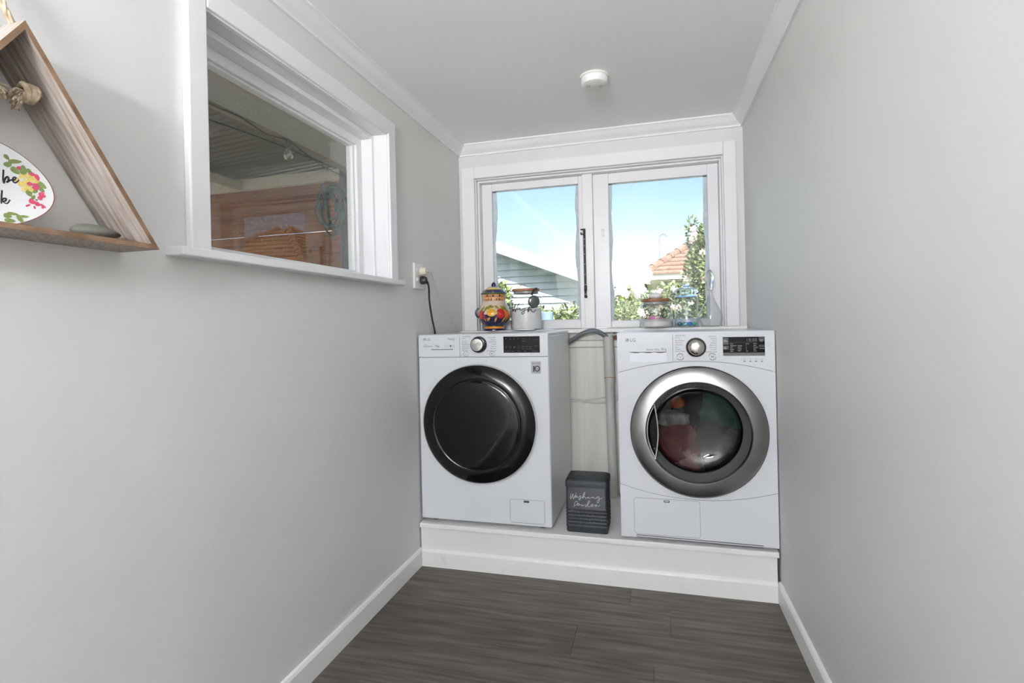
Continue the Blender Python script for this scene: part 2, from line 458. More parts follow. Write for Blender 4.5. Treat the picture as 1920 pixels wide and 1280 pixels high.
# bead just inside the architrave
MB().bbox(-.004, .012, OY1-.004, OY1+.006, zt, OZ1, .002).build('bead', M_TRIM, w1)
MB().bbox(-.004, .012, OY0, OY1-.004, OZ1-.004, OZ1+.006, .002).build('bead', M_TRIM, w1)
def ring_x(x0, x1, iy0, iy1, iz0, iz1, oy0, oy1, oz0, oz1, name, mt):
    MB().bbox(x0, x1, iy1, oy1, oz0, oz1, .002).build(name, mt, w1)
    MB().bbox(x0, x1, oy0, iy0, oz0, oz1, .002).build(name, mt, w1)
    MB().bbox(x0, x1, iy0, iy1, iz1, oz1, .002).build(name, mt, w1)
    if iz0 > oz0: MB().bbox(x0, x1, iy0, iy1, oz0, iz0, .002).build(name, mt, w1)
ring_x(-.15, 0, OY0, OY1, zt, OZ1, OY0-.018, OY1+.018, zt, OZ1+.018, 'jamb_lining', M_TRIM)
ring_x(-.149, -.05, OY0+.017, OY1-.017, zt, OZ1-.017, OY0, OY1, zt, OZ1, 'stop', M_TRIM)
ring_x(-.146, -.097, OY0+.053, OY1-.055, zt+.032, OZ1-.049, OY0+.017, OY1-.017, zt, OZ1-.017, 'sash_rail', M_TRIM)
ring_x(-.135, -.108, OY0+.062, OY1-.070, zt+.038, OZ1-.057, OY0+.053, OY1-.055, zt+.032, OZ1-.049, 'glazing_bead', M_TRIM)
MB().box(-.122, -.118, OY0+.058, OY1-.064, zt+.034, OZ1-.053).build('pane', M_GLASSWIN2, w1)

# ------------------------------------------------------------------ window_2: back wall
w2 = thing('window_2', (.75, .07, 1.05), 'white timber casement window with two sashes above the machines', 'window', kind=S)
MB().bbox(.008, 1.487, -.056, .13, 1.031, 1.052, .003).build('sill', M_TRIMW, w2)
MB().bbox(.0195, .0945, -.02, 0, 1.052, 1.9700, .004).build('architrave', M_TRIM, w2)
MB().bbox(1.399, 1.4585, -.02, 0, 1.052, 1.9700, .004).build('architrave', M_TRIM, w2)
MB().bbox(.0945, 1.399, -.0205, 0, 1.904, 1.9700, .004).build('architrave', M_TRIM, w2)
def ring_y(y0, y1, ix0, ix1, iz0, iz1, ox0, ox1, oz0, oz1, name, mt, par, b=.002):
    MB().bbox(ox0, ix0, y0, y1, oz0, oz1, b).build(name, mt, par)
    MB().bbox(ix1, ox1, y0, y1, oz0, oz1, b).build(name, mt, par)
    MB().bbox(ix0, ix1, y0, y1, iz1, oz1, b).build(name, mt, par)
    if iz0 > oz0: MB().bbox(ix0, ix1, y0, y1, oz0, iz0, b).build(name, mt, par)
ring_y(.0, .148, .100, 1.392, 1.052, 1.898, .0945, 1.399, 1.052, 1.904, 'jamb_lining', M_TRIM, w2)
ring_y(.028, .146, .109, 1.384, 1.052, 1.889, .100, 1.392, 1.052, 1.898, 'stop', M_TRIM, w2)
MB().bbox(.688, .744, .045, .146, 1.053, 1.889, .003).build('mullion', M_TRIM, w2)
GL = (.170, .664, 1.103, 1.846)
GR = (.828, 1.330, 1.092, 1.832)
def sash(ox0, ox1, oz0, oz1, g, side):
    sh = MB().bbox(ox0, g[0], .07, .112, oz0, oz1, .003).build('sash_stile', M_TRIM, w2)
    MB().bbox(g[1], ox1, .07, .112, oz0, oz1, .003).build('sash_stile', M_TRIM, w2)
    MB().bbox(g[0], g[1], .07, .112, g[3], oz1, .003).build('sash_rail', M_TRIM, w2)
    MB().bbox(g[0], g[1], .07, .112, oz0, g[2], .003).build('sash_rail', M_TRIM, w2)
    MB().box(g[0]-.004, g[1]+.004, .092, .095, g[2]-.004, g[3]+.004).build('pane', M_GLASSWIN, w2)
    # ragged flaking paint along the edge of the glass
    for e in range(4):
        rg = random.Random(side*10 + e); N = 46; A = []; B = []
        base = [(.017, .014), (.018, .012), (.004, .005), (.003, .004)][e] if side else [(.020, .013), (.019, .018), (.004, .005), (.002, .003)][e]
        for i in range(N+1):
            t = i/N
            wv = base[0] + base[1]*(noise.noise((t*4.2, side*7.1+e*3.3, 1.7))) + .003*noise.noise((t*31, e*2.1, side*4.0))
            wv = max(wv, .0006)
            if e == 0: A.append((g[0]-.002, g[2]+(g[3]-g[2])*t)); B.append((g[0]+wv, g[2]+(g[3]-g[2])*t))
            if e == 1: A.append((g[1]+.002, g[2]+(g[3]-g[2])*t)); B.append((g[1]-wv, g[2]+(g[3]-g[2])*t))
            if e == 2: A.append((g[0]+(g[1]-g[0])*t, g[3]+.002)); B.append((g[0]+(g[1]-g[0])*t, g[3]-wv))
            if e == 3: A.append((g[0]+(g[1]-g[0])*t, g[2]-.002)); B.append((g[0]+(g[1]-g[0])*t, g[2]+wv))
        s_ = MB()
        for i in range(N):
            for y_ in (.0895, .0915):
                s_.add([(p[0], y_, p[1]) for p in (A[i], A[i+1], B[i+1], B[i])], [(0,1,2,3)])
            s_.add([(B[i][0], .0895, B[i][1]), (B[i+1][0], .0895, B[i+1][1]), (B[i+1][0], .0915, B[i+1][1]), (B[i][0], .0915, B[i][1])], [(0,1,2,3)])
        s_.build('paint_edge', M_EDGE, w2)
sash(.110, .688, 1.054, 1.888, GL, 0)
sash(.744, 1.383, 1.054, 1.888, GR, 1)
# black casement stay folded upright on the mullion, and the bare screw plate on the other sash
s_ = MB(); s_.bbox(.6905, .7025, .036, .045, 1.225, 1.592, .002)
s_.bbox(.690, .705, .030, .045, 1.255, 1.285, .003); s_.bbox(.691, .703, .030, .045, 1.545, 1.592, .003)
s_.bbox(.676, .694, .034, .042, 1.585, 1.592, .002); s_.bbox(.676, .682, .034, .042, 1.562, 1.574, .002); s_.bbox(.676, .694, .034, .042, 1.560, 1.566, .002)
s_.lathe([(.0085,.036),(.0085,.045)], 16, (.6975, 0, 1.225), 'y', capa=True, capb=True)
st = s_.build('window_stay', M_STAY, w2); st['label'] = 'black iron window stay with peg holes'
for zz in (1.238, 1.29, 1.345, 1.40, 1.455, 1.50, 1.535):
    MB().lathe([(.0022,.0352),(.0022,.0365)], 8, (.6965, 0, zz), 'y', capa=True, capb=True).build('peg_hole', M_INKW, st)
s_ = MB(); s_.bbox(.790, .799, .066, .0705, 1.548, 1.588, .003)
sp = s_.build('catch_plate', M_SCOOP, w2)
MB().lathe([(.003,.064),(.003,.0665)], 10, (.7945, 0, 1.562), 'y', capa=True, capb=True).build('screw', M_CHROME, sp)

# ------------------------------------------------------------------ added unseen pendants: fill light in place of bounced flash
M_FILL_FAR = mat('far_fill_globe', (255, 253, 250), .4, emit=((252, 252, 255), FILL_FAR_W))
M_FILL_NEAR = mat('near_fill_globe', (255, 253, 250), .4, emit=((252, 252, 255), FILL_NEAR_W))
def pendant(x, y, z, r, mt, label, bowl=False):
    t = thing('fill_pendant', (x, y, H), label, 'pendant light', 'added fill pendants behind the camera')
    MB().lathe([(.05, H), (.05, H-.012), (.03, H-.022), (.004, H-.026)], 24, (x, y, 0)).build('ceiling_rose', M_TRIM, t, smooth=40)
    MB().cyl((x, y, H-.02), (x, y, z+(r*.5 if bowl else r)), .004, 8).build('cord', M_TRIM, t)
    MB().lathe([(.03, z+(r*.5 if bowl else r)+.03), (.03, z+(r*.5 if bowl else r)-.004), (.02, z+(r*.5 if bowl else r)-.006)], 20, (x, y, 0), capa=True).build('cap', M_TRIM, t, smooth=40)
    fl_ = .5 if bowl else 1.0
    MB().lathe([(r*math.sin(math.pi*k/16) if 0 < k < 16 else 0, z-r*fl_*math.cos(math.pi*k/16)) for k in range(17)], 28, (x, y, 0)).build('globe', mt, t, smooth=60)
    if bowl:      # added opaque bowl throws the fill light up onto the ceiling
        R2 = r*1.12; q = [(R2*math.sin(math.pi/2*k/12), z+.01-.62*R2*math.cos(math.pi/2*k/12)) for k in range(13)]
        MB().lathe([(0, q[0][1])] + q[1:] + [(a-.004, b) for a, b in q[:0:-1]] + [(0, q[0][1]+.004)], 32, (x, y, 0)).build('bounce_bowl', M_TRIM, t, smooth=60)
pendant(.7, -4.4, 1.56, .30, M_FILL_NEAR, 'added bowl uplight for ceiling bounce nearest the laundry opening', True)
pendant(.9, -5.6, 1.80, .13, M_FILL_FAR, 'added opal globe for fill light in the middle of the adjoining room')
pendant(.7, -6.7, 1.80, .13, M_FILL_FAR, 'added opal globe for fill light at the far end of the adjoining room')
# ------------------------------------------------------------------ shared appliance pieces
def slab_with_hole(outer, c, r, y0, y1, inner_n=None):
    """plate in the xz plane bounded by a star-shaped outline with a round hole"""
    s_ = MB(); n = len(outer); V = []
    inn = []
    for (x, z) in outer:
        a = math.atan2(z-c[1], x-c[0]); inn.append((c[0]+r*math.cos(a), c[1]+r*math.sin(a)))
    for y in (y0, y1):
        V += [(x, y, z) for x, z in outer] + [(x, y, z) for x, z in inn]
    F = []
    for i in range(n):
        j = (i+1) % n
        F.append((i, j, n+j, n+i)); F.append((2*n+i, 3*n+i, 3*n+j, 2*n+j))
        F.append((i, 2*n+i, 2*n+j, j)); F.append((n+i, n+j, 3*n+j, 3*n+i))
    return s_.add(V, F)
def rrect(x0, x1, z0, z1, r, n=5):
    P = []
    for cx_, cz_, a0 in ((x1-r, z1-r, 0), (x0+r, z1-r, 90), (x0+r, z0+r, 180), (x1-r, z0+r, 270)):
        for k in range(n+1):
            a = math.radians(a0 + 90*k/n); P.append((cx_+r*math.cos(a), cz_+r*math.sin(a)))
    return P
def outline(poly, w_, y0, y1, parent, name, material):
    """thin raised outline following a closed 2D polygon in the xz plane"""
    n = len(poly); s_ = MB()
    cx_ = sum(p[0] for p in poly)/n; cz_ = sum(p[1] for p in poly)/n
    inn = []
    for i in range(n):
        a, b, c_ = Vector(poly[i-1]), Vector(poly[i]), Vector(poly[(i+1) % n])
        t = (c_-a).normalized(); nn = Vector((-t.y, t.x))
        if nn.dot(Vector((cx_, cz_))-b) < 0: nn = -nn
        inn.append(tuple(b+nn*w_))
    V = []
    for y in (y0, y1): V += [(x, y, z) for x, z in poly] + [(x, y, z) for x, z in inn]
    F = []
    for i in range(n):
        j = (i+1) % n
        F += [(i, j, n+j, n+i), (2*n+i, 3*n+i, 3*n+j, 2*n+j), (i, 2*n+i, 2*n+j, j), (n+i, n+j, 3*n+j, 3*n+i)]
    return s_.add(V, F).build(name, material, parent)
YM = lambda a, b, d: (a, d, b)
def logo(x, z, y, r, parent):
    lg = MB().lathe([(r, y-.0006), (r, y)], 28, (x, 0, z), 'y', capa=True).build('brand_roundel', M_INK, parent)
    s_ = MB()
    s_.prism([(-.1*r+x, z-.5*r), (.08*r+x, z-.5*r), (.08*r+x, z+.5*r), (-.1*r+x, z+.5*r)], YM, y-.0009, y-.0005)
    s_.lathe([(.13*r, y-.0009), (.13*r, y-.0005)], 10, (x-.35*r, 0, z+.3*r), 'y', capa=True)
    arc = [(x+.72*r*math.cos(math.radians(a)), y-.0007, z+.72*r*math.sin(math.radians(a))) for a in range(-300, 1, 15)]
    s_.tube(arc, .09*r, 5)
    s_.build('brand_roundel_face', M_WHITE, lg)
    return lg

# ------------------------------------------------------------------ washing machine
F = -.607; X0, X1, Z0, Z1 = .0085, .6125, .2105, 1.0462
wm = thing('washing_machine', (.31, -.33, T), 'white front loading washing machine with large black round door', 'washing machine')
MB().bbox(X0+.006, X1, F+.010, -.045, Z0, Z1-.012, .004).build('cabinet', M_SIDE, wm)
MB().bbox(X0+.005, X1+.0005, F+.004, -.045, Z1-.014, Z1, .004).build('top_panel', M_WHITE, wm)
MB().box(X0+.004, X1-.004, F+.006, F+.0115, Z0+.004, Z1-.016).build('seam_backing', M_INK, wm)
ZS = .9435
MB().bbox(X0, .2085, F, F+.012, ZS+.0008, Z1-.001, .0035).build('detergent_drawer', M_WHITE, wm)
MB().bbox(.2095, X1, F, F+.012, ZS+.0008, Z1-.001, .0035).build('control_panel', M_WHITE, wm)
MB().bbox(X0, X1, F, F+.012, Z0, ZS-.0008, .010, 3).build('front_panel', M_WHITE, wm)
dr = bpy.data.objects['detergent_drawer']; cp = bpy.data.objects['control_panel']; fp = bpy.data.objects['front_panel']
# drawer grip: hollow patch under a lip whose shadow is painted dark
s_ = MB(); s_.prism([(.068,.9795),(.190,.9785),(.183,.9735),(.176,.9665),(.082,.9675),(.074,.9745)], YM, F-.0006, F+.001)
s_.build('grip_hollow', M_WHITE, dr)
MB().bbox(.072, .178, F-.0016, F+.001, .9772, .9800, .0008).build('grip_lip_shade', M_INKD, dr)
logo(.0395, 1.0255, F, .0062, dr)
text('LG', .0165, .0485, F-.0003, 1.0198, M_INK, dr, bold=.0002)
text('ThinQ', .0125, .186, F-.0003, 1.0205, M_INKD, dr, align='RIGHT')
text('Inverter', .0055, .0345, F-.0003, .9985, M_INKD, dr)
text('DirectDrive', .0092, .0345, F-.0003, .9905, M_INKD, dr, shear=.15)
text('12kg', .0128, .087, F-.0003, .9905, M_INKD, dr, shear=.1)
for i, x in enumerate((.140, .153, .1665, .180)):
    outline(rrect(x-.0035, x+.0035, .9892, .9985, .001, 2), .0008, F-.0004, F+.0002, dr, 'drawer_symbol', M_INK)
MB().bbox(.164, .169, F-.0004, F, .991, .9975, .0002, 1).build('drawer_symbol', M_INKD, dr)
# programme dial
kx, kz = .3005, .9985
s_ = MB(); s_.lathe([(.0375, F), (.0375, F-.006), (.0355, F-.014), (.033, F-.020), (.029, F-.021)], 48, (kx, 0, kz), 'y', capb=True)
kn = s_.build('programme_dial', M_BLACK2, cp, smooth=40)
MB().lathe([(.0275, F-.020), (.0275, F-.031), (.0262, F-.033), (.024, F-.0335), (0, F-.0325)], 48, (kx, 0, kz), 'y').build('dial_face', M_KNOB, kn, smooth=30, loc=(kx, F, kz))
# display
dp = MB().bbox(.4135, .576, F-.0008, F+.002, .9615, 1.0325, .0006, 1).build('display', M_DISP, cp)
for j, z in enumerate((1.0205, .9835)):
    for x in (.426, .445, .463, .481):
        MB().bbox(x-.0018, x+.0018, F-.0012, F-.0006, z, z+.0045, .0003, 1).build('display_mark', M_INKG, dp)
for z, row_ in ((1.0205, ('TEMP', '40', '60')), (1.0105, ('RINSE', '+', '++')), (.9855, ('SPIN', '800', '1000')), (.9755, ('RPM', '1200', '1400'))):
    for x, tx in zip((.497, .513, .528), row_): text(tx, .0055, x, F-.0009, z, M_INKG, dp, 'display_lettering')
text('Steam', .006, .552, F-.0009, 1.0155, M_INKG, dp, 'display_lettering'); text('Wi-Fi', .006, .552, F-.0009, .9880, M_INKG, dp, 'display_lettering')
for x, tx in zip((.419, .447, .476, .507, .541), ('Pre Wash', 'Temp.', 'Rinse', 'Spin', 'Delay End')):
    text(tx, .0058, x, F-.0009, .9665, M_INKG, dp, 'display_lettering')
text('Add Item', .0045, .462, F-.0003, .9548, M_INK, cp); text('Wi-Fi', .0045, .532, F-.0003, .9548, M_INK, cp)
# programme names either side of the dial
for i, tx in enumerate(('TurboWash 59', 'Cotton', 'Cotton+', 'Easy Care', 'Mixed Fabric', 'Allergy Care', 'Silent Wash', 'Baby Care')):
    text(tx, .0066, .2205, F-.0003, 1.0330-i*.0083 - (.003 if i > 1 else 0), M_INKD, cp)
for i, tx in enumerate(('Sports Wear', 'Delicates', 'Hand/Wool', 'Duvet', 'Speed 14', 'Tub Clean', 'Download Cycle')):
    text(tx, .0066, .3800, F-.0003, 1.0275-i*.0098, M_INKD, cp, align='RIGHT')
for bx, nm in ((.2385, 'power_button'), (.3605, 'start_button')):
    b_ = MB().lathe([(.0108, F), (.0108, F-.0012), (.0098, F-.0018), (0, F-.0018)], 28, (bx, 0, .9577), 'y').build(nm, M_WHITE, cp, smooth=40)
    arc = [(bx+.0108*math.cos(math.radians(a)), F-.0014, .9577+.0108*math.sin(math.radians(a))) for a in range(20, 341, 16)]
    MB().tube(arc, .0008, 5).build('button_ring', M_INKD, b_)
    if nm == 'power_button': outline(rrect(bx-.003, bx+.003, .9547, .9607, .003, 4), .0007, F-.0022, F-.0017, b_, 'button_symbol', M_INK)
    else:
        s_ = MB(); s_.prism([(bx-.0035,.9545),(bx+.0003,.9577),(bx-.0035,.9609)], YM, F-.0022, F-.0017)
        s_.box(bx+.0008, bx+.0017, F-.0022, F-.0017, .9547, .9607); s_.box(bx+.0025, bx+.0034, F-.0022, F-.0017, .9547, .9607)
        s_.build('button_symbol', M_INKK, b_)
text('Child', .0042, .2145, F-.0003, .9560, M_INK, cp); text('Lock', .0042, .2145, F-.0003, .9500, M_INK, cp)
# ten year badge
bd = MB().bbox(.5355, .5785, F-.0008, F+.001, .8718, .9238, .001, 1).build('warranty_badge', M_BADGE, fp)
text('Direct Drive', .0068, .557, F-.0010, .9130, M_INKD, bd, 'badge_lettering', 'CENTER')
text('1', .033, .5395, F-.0012, .8805, M_INKK, bd, 'badge_lettering', bold=.0012)
arc = [(.5625+.0098*math.cos(math.radians(a)), F-.0012, .8925+.0112*math.sin(math.radians(a))) for a in range(0, 361, 15)]
MB().tube(arc, .0020, 6).build('badge_ring', M_INKK, bd)
text('Year', .0058, .5625, F-.0012, .8905, M_INKK, bd, 'badge_lettering', 'CENTER')
text('Motor Warranty', .0045, .557, F-.0010, .8750, M_INKD, bd, 'badge_lettering', 'CENTER')
# door
C = (.2945, 0, .6490); R_ = .2640
s_ = MB(); s_.lathe([(R_-.004, F), (R_, F-.002), (R_, F-.014), (R_-.003, F-.018), (R_-.006, F-.018)], 96, C, 'y')
dw = s_.build('door', M_CHROME, wm, smooth=40); dw['label'] = 'round black glass door with thin chrome rim'
MB().lathe([(R_-.0030, F-.0165), (R_-.008, F-.0205), (R_-.022, F-.030), (.222, F-.038), (.206, F-.0415), (.2000, F-.0408), (.1965, F-.0385)], 96, C, 'y').build('door_bezel', M_BLACK2, dw, smooth=50)
MB().lathe([(.1965, F-.0385), (.1945, F-.0385), (.191, F-.0415), (.180, F-.0435), (.14, F-.047), (.08, F-.050), (0, F-.051)], 96, C, 'y').build('door_glass', M_BLACK, dw, smooth=50)
# filter flap and its catch
outline(rrect(.4265, .5815, .2225, .3250, .008), .0014, F-.0004, F+.0003, fp, 'filter_flap', M_INK)
MB().bbox(.4285, .5795, F-.0012, F+.0003, .2245, .3230, .0008, 1).build('filter_flap', M_WHITE, fp)
MB().bbox(.4895, .5135, F-.0022, F+.0003, .3120, .3215, .001, 1).build('flap_catch', M_INKD, fp)
for x in (X0+.05, X1-.05):
    for y in (F+.06, -.10): MB().cyl((x, y, T), (x, y, Z0+.003), .02, 16).build('foot', M_GAP, wm)

# ------------------------------------------------------------------ dryer
F = -.619; X0, X1, Z0, Z1 = .9035, 1.4955, .2065, 1.0405
dy = thing('dryer', (1.2, -.33, T), 'white front loading dryer with brushed steel ring door showing clothes', 'dryer')
s_ = MB()
s_.bbox(X0, X0+.006, F+.012, -.03, Z0, Z1-.010, .002); dyl = s_.build('side_panel', M_SIDE, dy)
MB().bbox(X1-.006, X1, F+.012, -.03, Z0, Z1-.010, .002).build('side_panel', M_SIDE, dy)
MB().bbox(X0+.006, X1-.006, -.036, -.03, Z0, Z1-.012, .002).build('back_panel', M_SIDE, dy)
MB().bbox(X0+.006, X1-.006, F+.014, -.036, Z0, Z0+.008, .002).build('base_pan', M_SIDE, dy)
MB().bbox(X0-.0005, X1+.0005, F+.004, -.03, Z1-.012, Z1, .004).build('top_panel', M_WHITE, dy)
DC = (1.2085, .6445); DR = .2575
XM = 1.2065; N = 40
up = lambda x: .9235 - .0455*((x-XM)/.3)**2
lo = lambda x: .3735 + .0475*((x-XM)/.3)**2
xs = [X0 + (X1-X0)*i/N for i in range(N+1)]
XD = 1.1218
# top panels: condenser drawer on the left, controls on the right
def top_slab(xa, xb, name):
    q = [xa + (xb-xa)*i/24 for i in range(25)]
    s_ = MB(); s_.prism([(x, up(x)+.0009) for x in q] + [(xb, Z1-.001), (xa, Z1-.001)], YM, F, F+.012)
    return s_.build(name, M_WHITE, dy)
cd_ = top_slab(X0, XD-.0006, 'water_drawer'); cp = top_slab(XD+.0006, X1, 'control_panel')
out = []
for i, x in enumerate(xs): out.append((x, up(x)-.0009))
for k in range(1, 20): out.append((X1, up(X1)-.0009 + (lo(X1)+.0009-up(X1)+.0009)*k/20))
for x in xs[::-1]: out.append((x, lo(x)+.0009))
for k in range(1, 20): out.append((X0, lo(X0)+.0009 + (up(X0)-.0009-lo(X0)-.0009)*k/20))
mid = slab_with_hole(out, DC, .215, F, F+.012).build('front_panel', M_WHITE, dy)
s_ = MB(); s_.prism([(X0, Z0), (X1, Z0)] + [(x, lo(x)-.0009) for x in xs[::-1]], YM, F, F+.012)
low = s_.build('kick_panel', M_WHITE, dy)
sb = [(X0+.004, Z0+.004), (X1-.004, Z0+.004), (X1-.004, Z1-.014), (X0+.004, Z1-.014)]
dense = []
for i in range(4):
    a, b = Vector(sb[i]), Vector(sb[(i+1) % 4])
    for k in range(16): dense.append(tuple(a.lerp(b, k/16)))
slab_with_hole(dense, DC, .217, F+.0125, F+.0150).build('seam_backing', M_INK, dy)
# drum
s_ = MB(); s_.lathe([(.216, F+.013), (.235, F+.05), (.262, F+.09), (.262, -.08), (.05, -.075), (0, -.075)], 64, (DC[0], 0, DC[1]), 'y')
s_.build('drum', M_DRUM, dy, smooth=40, fix=False)
# door: outer steel ring, clear bowl, glass
cy_ = (DC[0], 0, DC[1])
s_ = MB(); s_.lathe([(DR+.002, F), (DR+.002, F-.010), (DR-.001, F-.014)], 96, cy_, 'y')
dd = s_.build('door', M_GAP, dy, smooth=40); dd['label'] = 'round door with brushed steel ring and clear bowl window'
MB().lathe([(DR-.001, F-.0135), (DR-.003, F-.019), (DR-.007, F-.0215), (.232, F-.0275), (.203, F-.0335), (.1995, F-.0335), (.1975, F-.031)], 128, cy_, 'y').build('door_ring', M_STEEL, dd, smooth=50, loc=(DC[0], F, DC[1]))
MB().lathe([(.1975, F-.031), (.1945, F-.027), (.1935, F-.020)], 96, cy_, 'y').build('inner_lip', M_CHROME, dd, smooth=50)
MB().lathe([(.1935, F-.020), (.186, F-.004), (.176, F+.016), (.170, F+.026)], 96, cy_, 'y').build('bowl_wall', mat('dark_grey_bowl', (112, 114, 114), .12, metal=.5), dd, smooth=50)
MB().lathe([(.172, F+.024), (.167, F+.022), (.164, F+.027)], 96, cy_, 'y').build('glass_rim', M_BLACK2, dd, smooth=50)
MB().lathe([(.164, F+.027), (.16, F+.040), (.14, F+.052), (.09, F+.062), (0, F+.066)], 96, cy_, 'y').build('door_glass', M_DOORGLASS, dd, smooth=60)
# crescent grip on the left of the door
A = []; B = []
for k in range(21):
    t = k/20; a = math.radians(146 + 68*t)
    A.append((DC[0]+.1965*math.cos(a), DC[1]+.1965*math.sin(a)))
z_hi, z_lo = A[0][1], A[-1][1]
for k in range(21):
    z = z_hi + (z_lo-z_hi)*k/20; B.append((DC[0]-.1630+.012*math.cos(math.pi*(k/20-.5)), z))
s_ = MB()
for k in range(20):
    q = [A[k], A[k+1], B[k+1], B[k]]
    s_.add([(p[0], F-.024 + (.016 if i in (0, 1) else .0), p[1]) for i, p in enumerate(q)], [(0,1,2,3)])
gp = s_.build('grip_hollow', M_BLACK2, dd)
s_ = MB(); s_.tube([(p[0], F-.0275, p[1]) for p in B], .0030, 8); s_.build('grip_edge', M_CHROME, dd, smooth=60)
MB().tube([(p[0]+.004, F-.0225, p[1]) for p in A[1:-1]], .0025, 8).build('grip_edge', M_CHROME, dd, smooth=60)
# condenser drawer grip: hollow and lip shading are put into their colours
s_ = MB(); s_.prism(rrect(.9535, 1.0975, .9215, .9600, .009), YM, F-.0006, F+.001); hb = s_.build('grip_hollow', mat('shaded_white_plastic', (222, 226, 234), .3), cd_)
wave = [(.9535+.144*k/32, .9585+.0012*math.cos(k/32*math.pi*6)) for k in range(33)]
s_ = MB(); s_.prism([(x, z) for x, z in wave] + [(1.0975, .9618), (.9535, .9618)], YM, F-.0020, F+.001); s_.build('grip_lip_shade', M_INKD, cd_)
logo(.9435, 1.0105, F, .0072, cd_)
text('LG', .0195, .9545, F-.0003, 1.0040, M_INK, cd_, bold=.0002)
text('Sensor Dry', .0110, 1.070, F-.0003, .9675, M_INKD, cd_, align='RIGHT'); text('8kg', .0150, 1.098, F-.0003, .9675, M_INK, cd_, align='RIGHT')
# dial
kx, kz = 1.2100, .9785
s_ = MB(); s_.lathe([(.0385, F), (.0385, F-.005), (.0355, F-.011), (.031, F-.014)], 48, (kx, 0, kz), 'y', capb=True)
kn = s_.build('programme_dial', mat('dark_chrome', (92, 90, 88), .18, metal=1.0), cp, smooth=40)
MB().lathe([(.0300, F-.012), (.0295, F-.026), (.0275, F-.031), (.022, F-.0345), (.012, F-.0365), (0, F-.037)], 48, (kx, 0, kz), 'y').build('dial_face', mat('satin_chrome', (205, 202, 196), .16, metal=1.0), kn, smooth=60)
# display
DX0, DX1, DZ0, DZ1 = 1.3100, 1.4605, .9440, 1.0175
dp = MB().bbox(DX0, DX1, F-.0008, F+.002, DZ0, DZ1, .0006, 1).build('display', M_DISP, cp)
MB().bbox(DX0, DX1, F-.0013, F-.0005, DZ0, DZ0+.0125, .0003, 1).build('button_strip', M_DISP2, dp)
for i in range(6): text(('Dry Level', 'Time', 'More', 'Less', 'Option', 'Favorite')[i], .0046, DX0+.003+i*.0248, F-.0015, DZ0+.0045, M_INKK, dp, 'display_lettering')
MB().bbox(DX0+.001, DX0+.021, F-.0011, F-.0005, DZ1-.030, DZ1-.002, .0003, 1).build('touch_key', mat('key_grey', (52, 54, 56), .3), dp)
MB().bbox(DX0+.001, DX0+.021, F-.0011, F-.0005, DZ1-.048, DZ1-.034, .0003, 1).build('touch_key', MATS['key_grey'], dp)
MB().bbox(DX1-.022, DX1-.001, F-.0011, F-.0005, DZ1-.018, DZ1-.001, .0003, 1).build('touch_key', MATS['key_grey'], dp)
MB().bbox(DX1-.021, DX1-.001, F-.0011, F-.0005, DZ1-.040, DZ1-.031, .0003, 1).build('touch_key', MATS['key_grey'], dp)
text('18:88', .0185, DX0+.083, F-.0010, DZ1-.0185, M_INKG, dp, 'display_lettering')
MB().box(DX0+.024, DX0+.125, F-.0011, F-.0006, DZ1-.0218, DZ1-.0212).build('display_rule', M_INKG, dp)
for x, col_ in ((.026, ('Very', 'Cupboard', 'Iron', 'Damp', 'Light')), (.083, ('Hour', '1', '2', '3', 'min')), (.110, ('More', 'Anti', 'Crease', 'Bell', 'Lock'))):
    for i, tx in enumerate(col_): text(tx, .0056, DX0+x, F-.0010, DZ1-.0285-i*.0070, M_INKW, dp, 'display_lettering')
for i, tx in enumerate(('Energy', 'Time', 'Drum', 'Light')): text(tx, .0056, DX0+.054, F-.0010, DZ1-.0355-i*.0065, M_INKW, dp, 'display_lettering')
for x, z, tx in ((.003, -.014, 'ECO'), (.003, -.0185, 'Hybrid'), (.003, -.042, 'Less'), (.003, -.0475, 'Time'), (.134, -.014, 'Rack'), (.134, -.020, 'Dry'), (.132, -.047, 'Remote')):
    text(tx, .0052, DX0+x, F-.0013, DZ1+z, M_INKW, dp, 'display_lettering')
text('INVERTER HEAT PUMP', .0034, 1.4600, F-.0003, 1.0215, M_INK, cp, align='RIGHT')
text('Smart', .0046, 1.4655, F-.0003, .9900, M_INK, cp); text('Diag', .0046, 1.4655, F-.0003, .9820, M_INK, cp)
for i in range(4):
    x = 1.3870+i*.0205
    sy_ = outline(rrect(x-.0038, x+.0038, .9275, .9345, .0030, 4), .0008, F-.0004, F+.0002, cp, 'care_symbol', M_INK)
    MB().prism([(x-.005, .9245), (x+.005, .9245), (x+.003, .9205), (x-.003, .9205)], YM, F-.0004, F+.0002).build('care_symbol', M_INK, cp)
    MB().box(x-.0104, x-.0100, F-.0003, F+.0002, .9185, .9355).build('care_rule', M_INK, cp)
for i, tx in enumerate(('SENSOR DRY', 'Cotton', 'Mixed Fabric', 'Easy Care', 'Bulky Item', 'Jeans', 'Towels', 'Sports Wear')):
    text(tx, .0068, 1.1310, F-.0003, 1.0235-i*.0086-(.002 if i > 1 else 0), M_INKD, cp)
for i, tx in enumerate(('Quick Dry', 'Delicate', 'Wool', 'Refresh', 'Rack Dry', 'Warm Air', 'Cool Air', 'Download Cycle')):
    text(tx, .0068, 1.2870, F-.0003, 1.0185-i*.0086, M_INKD, cp, align='RIGHT')
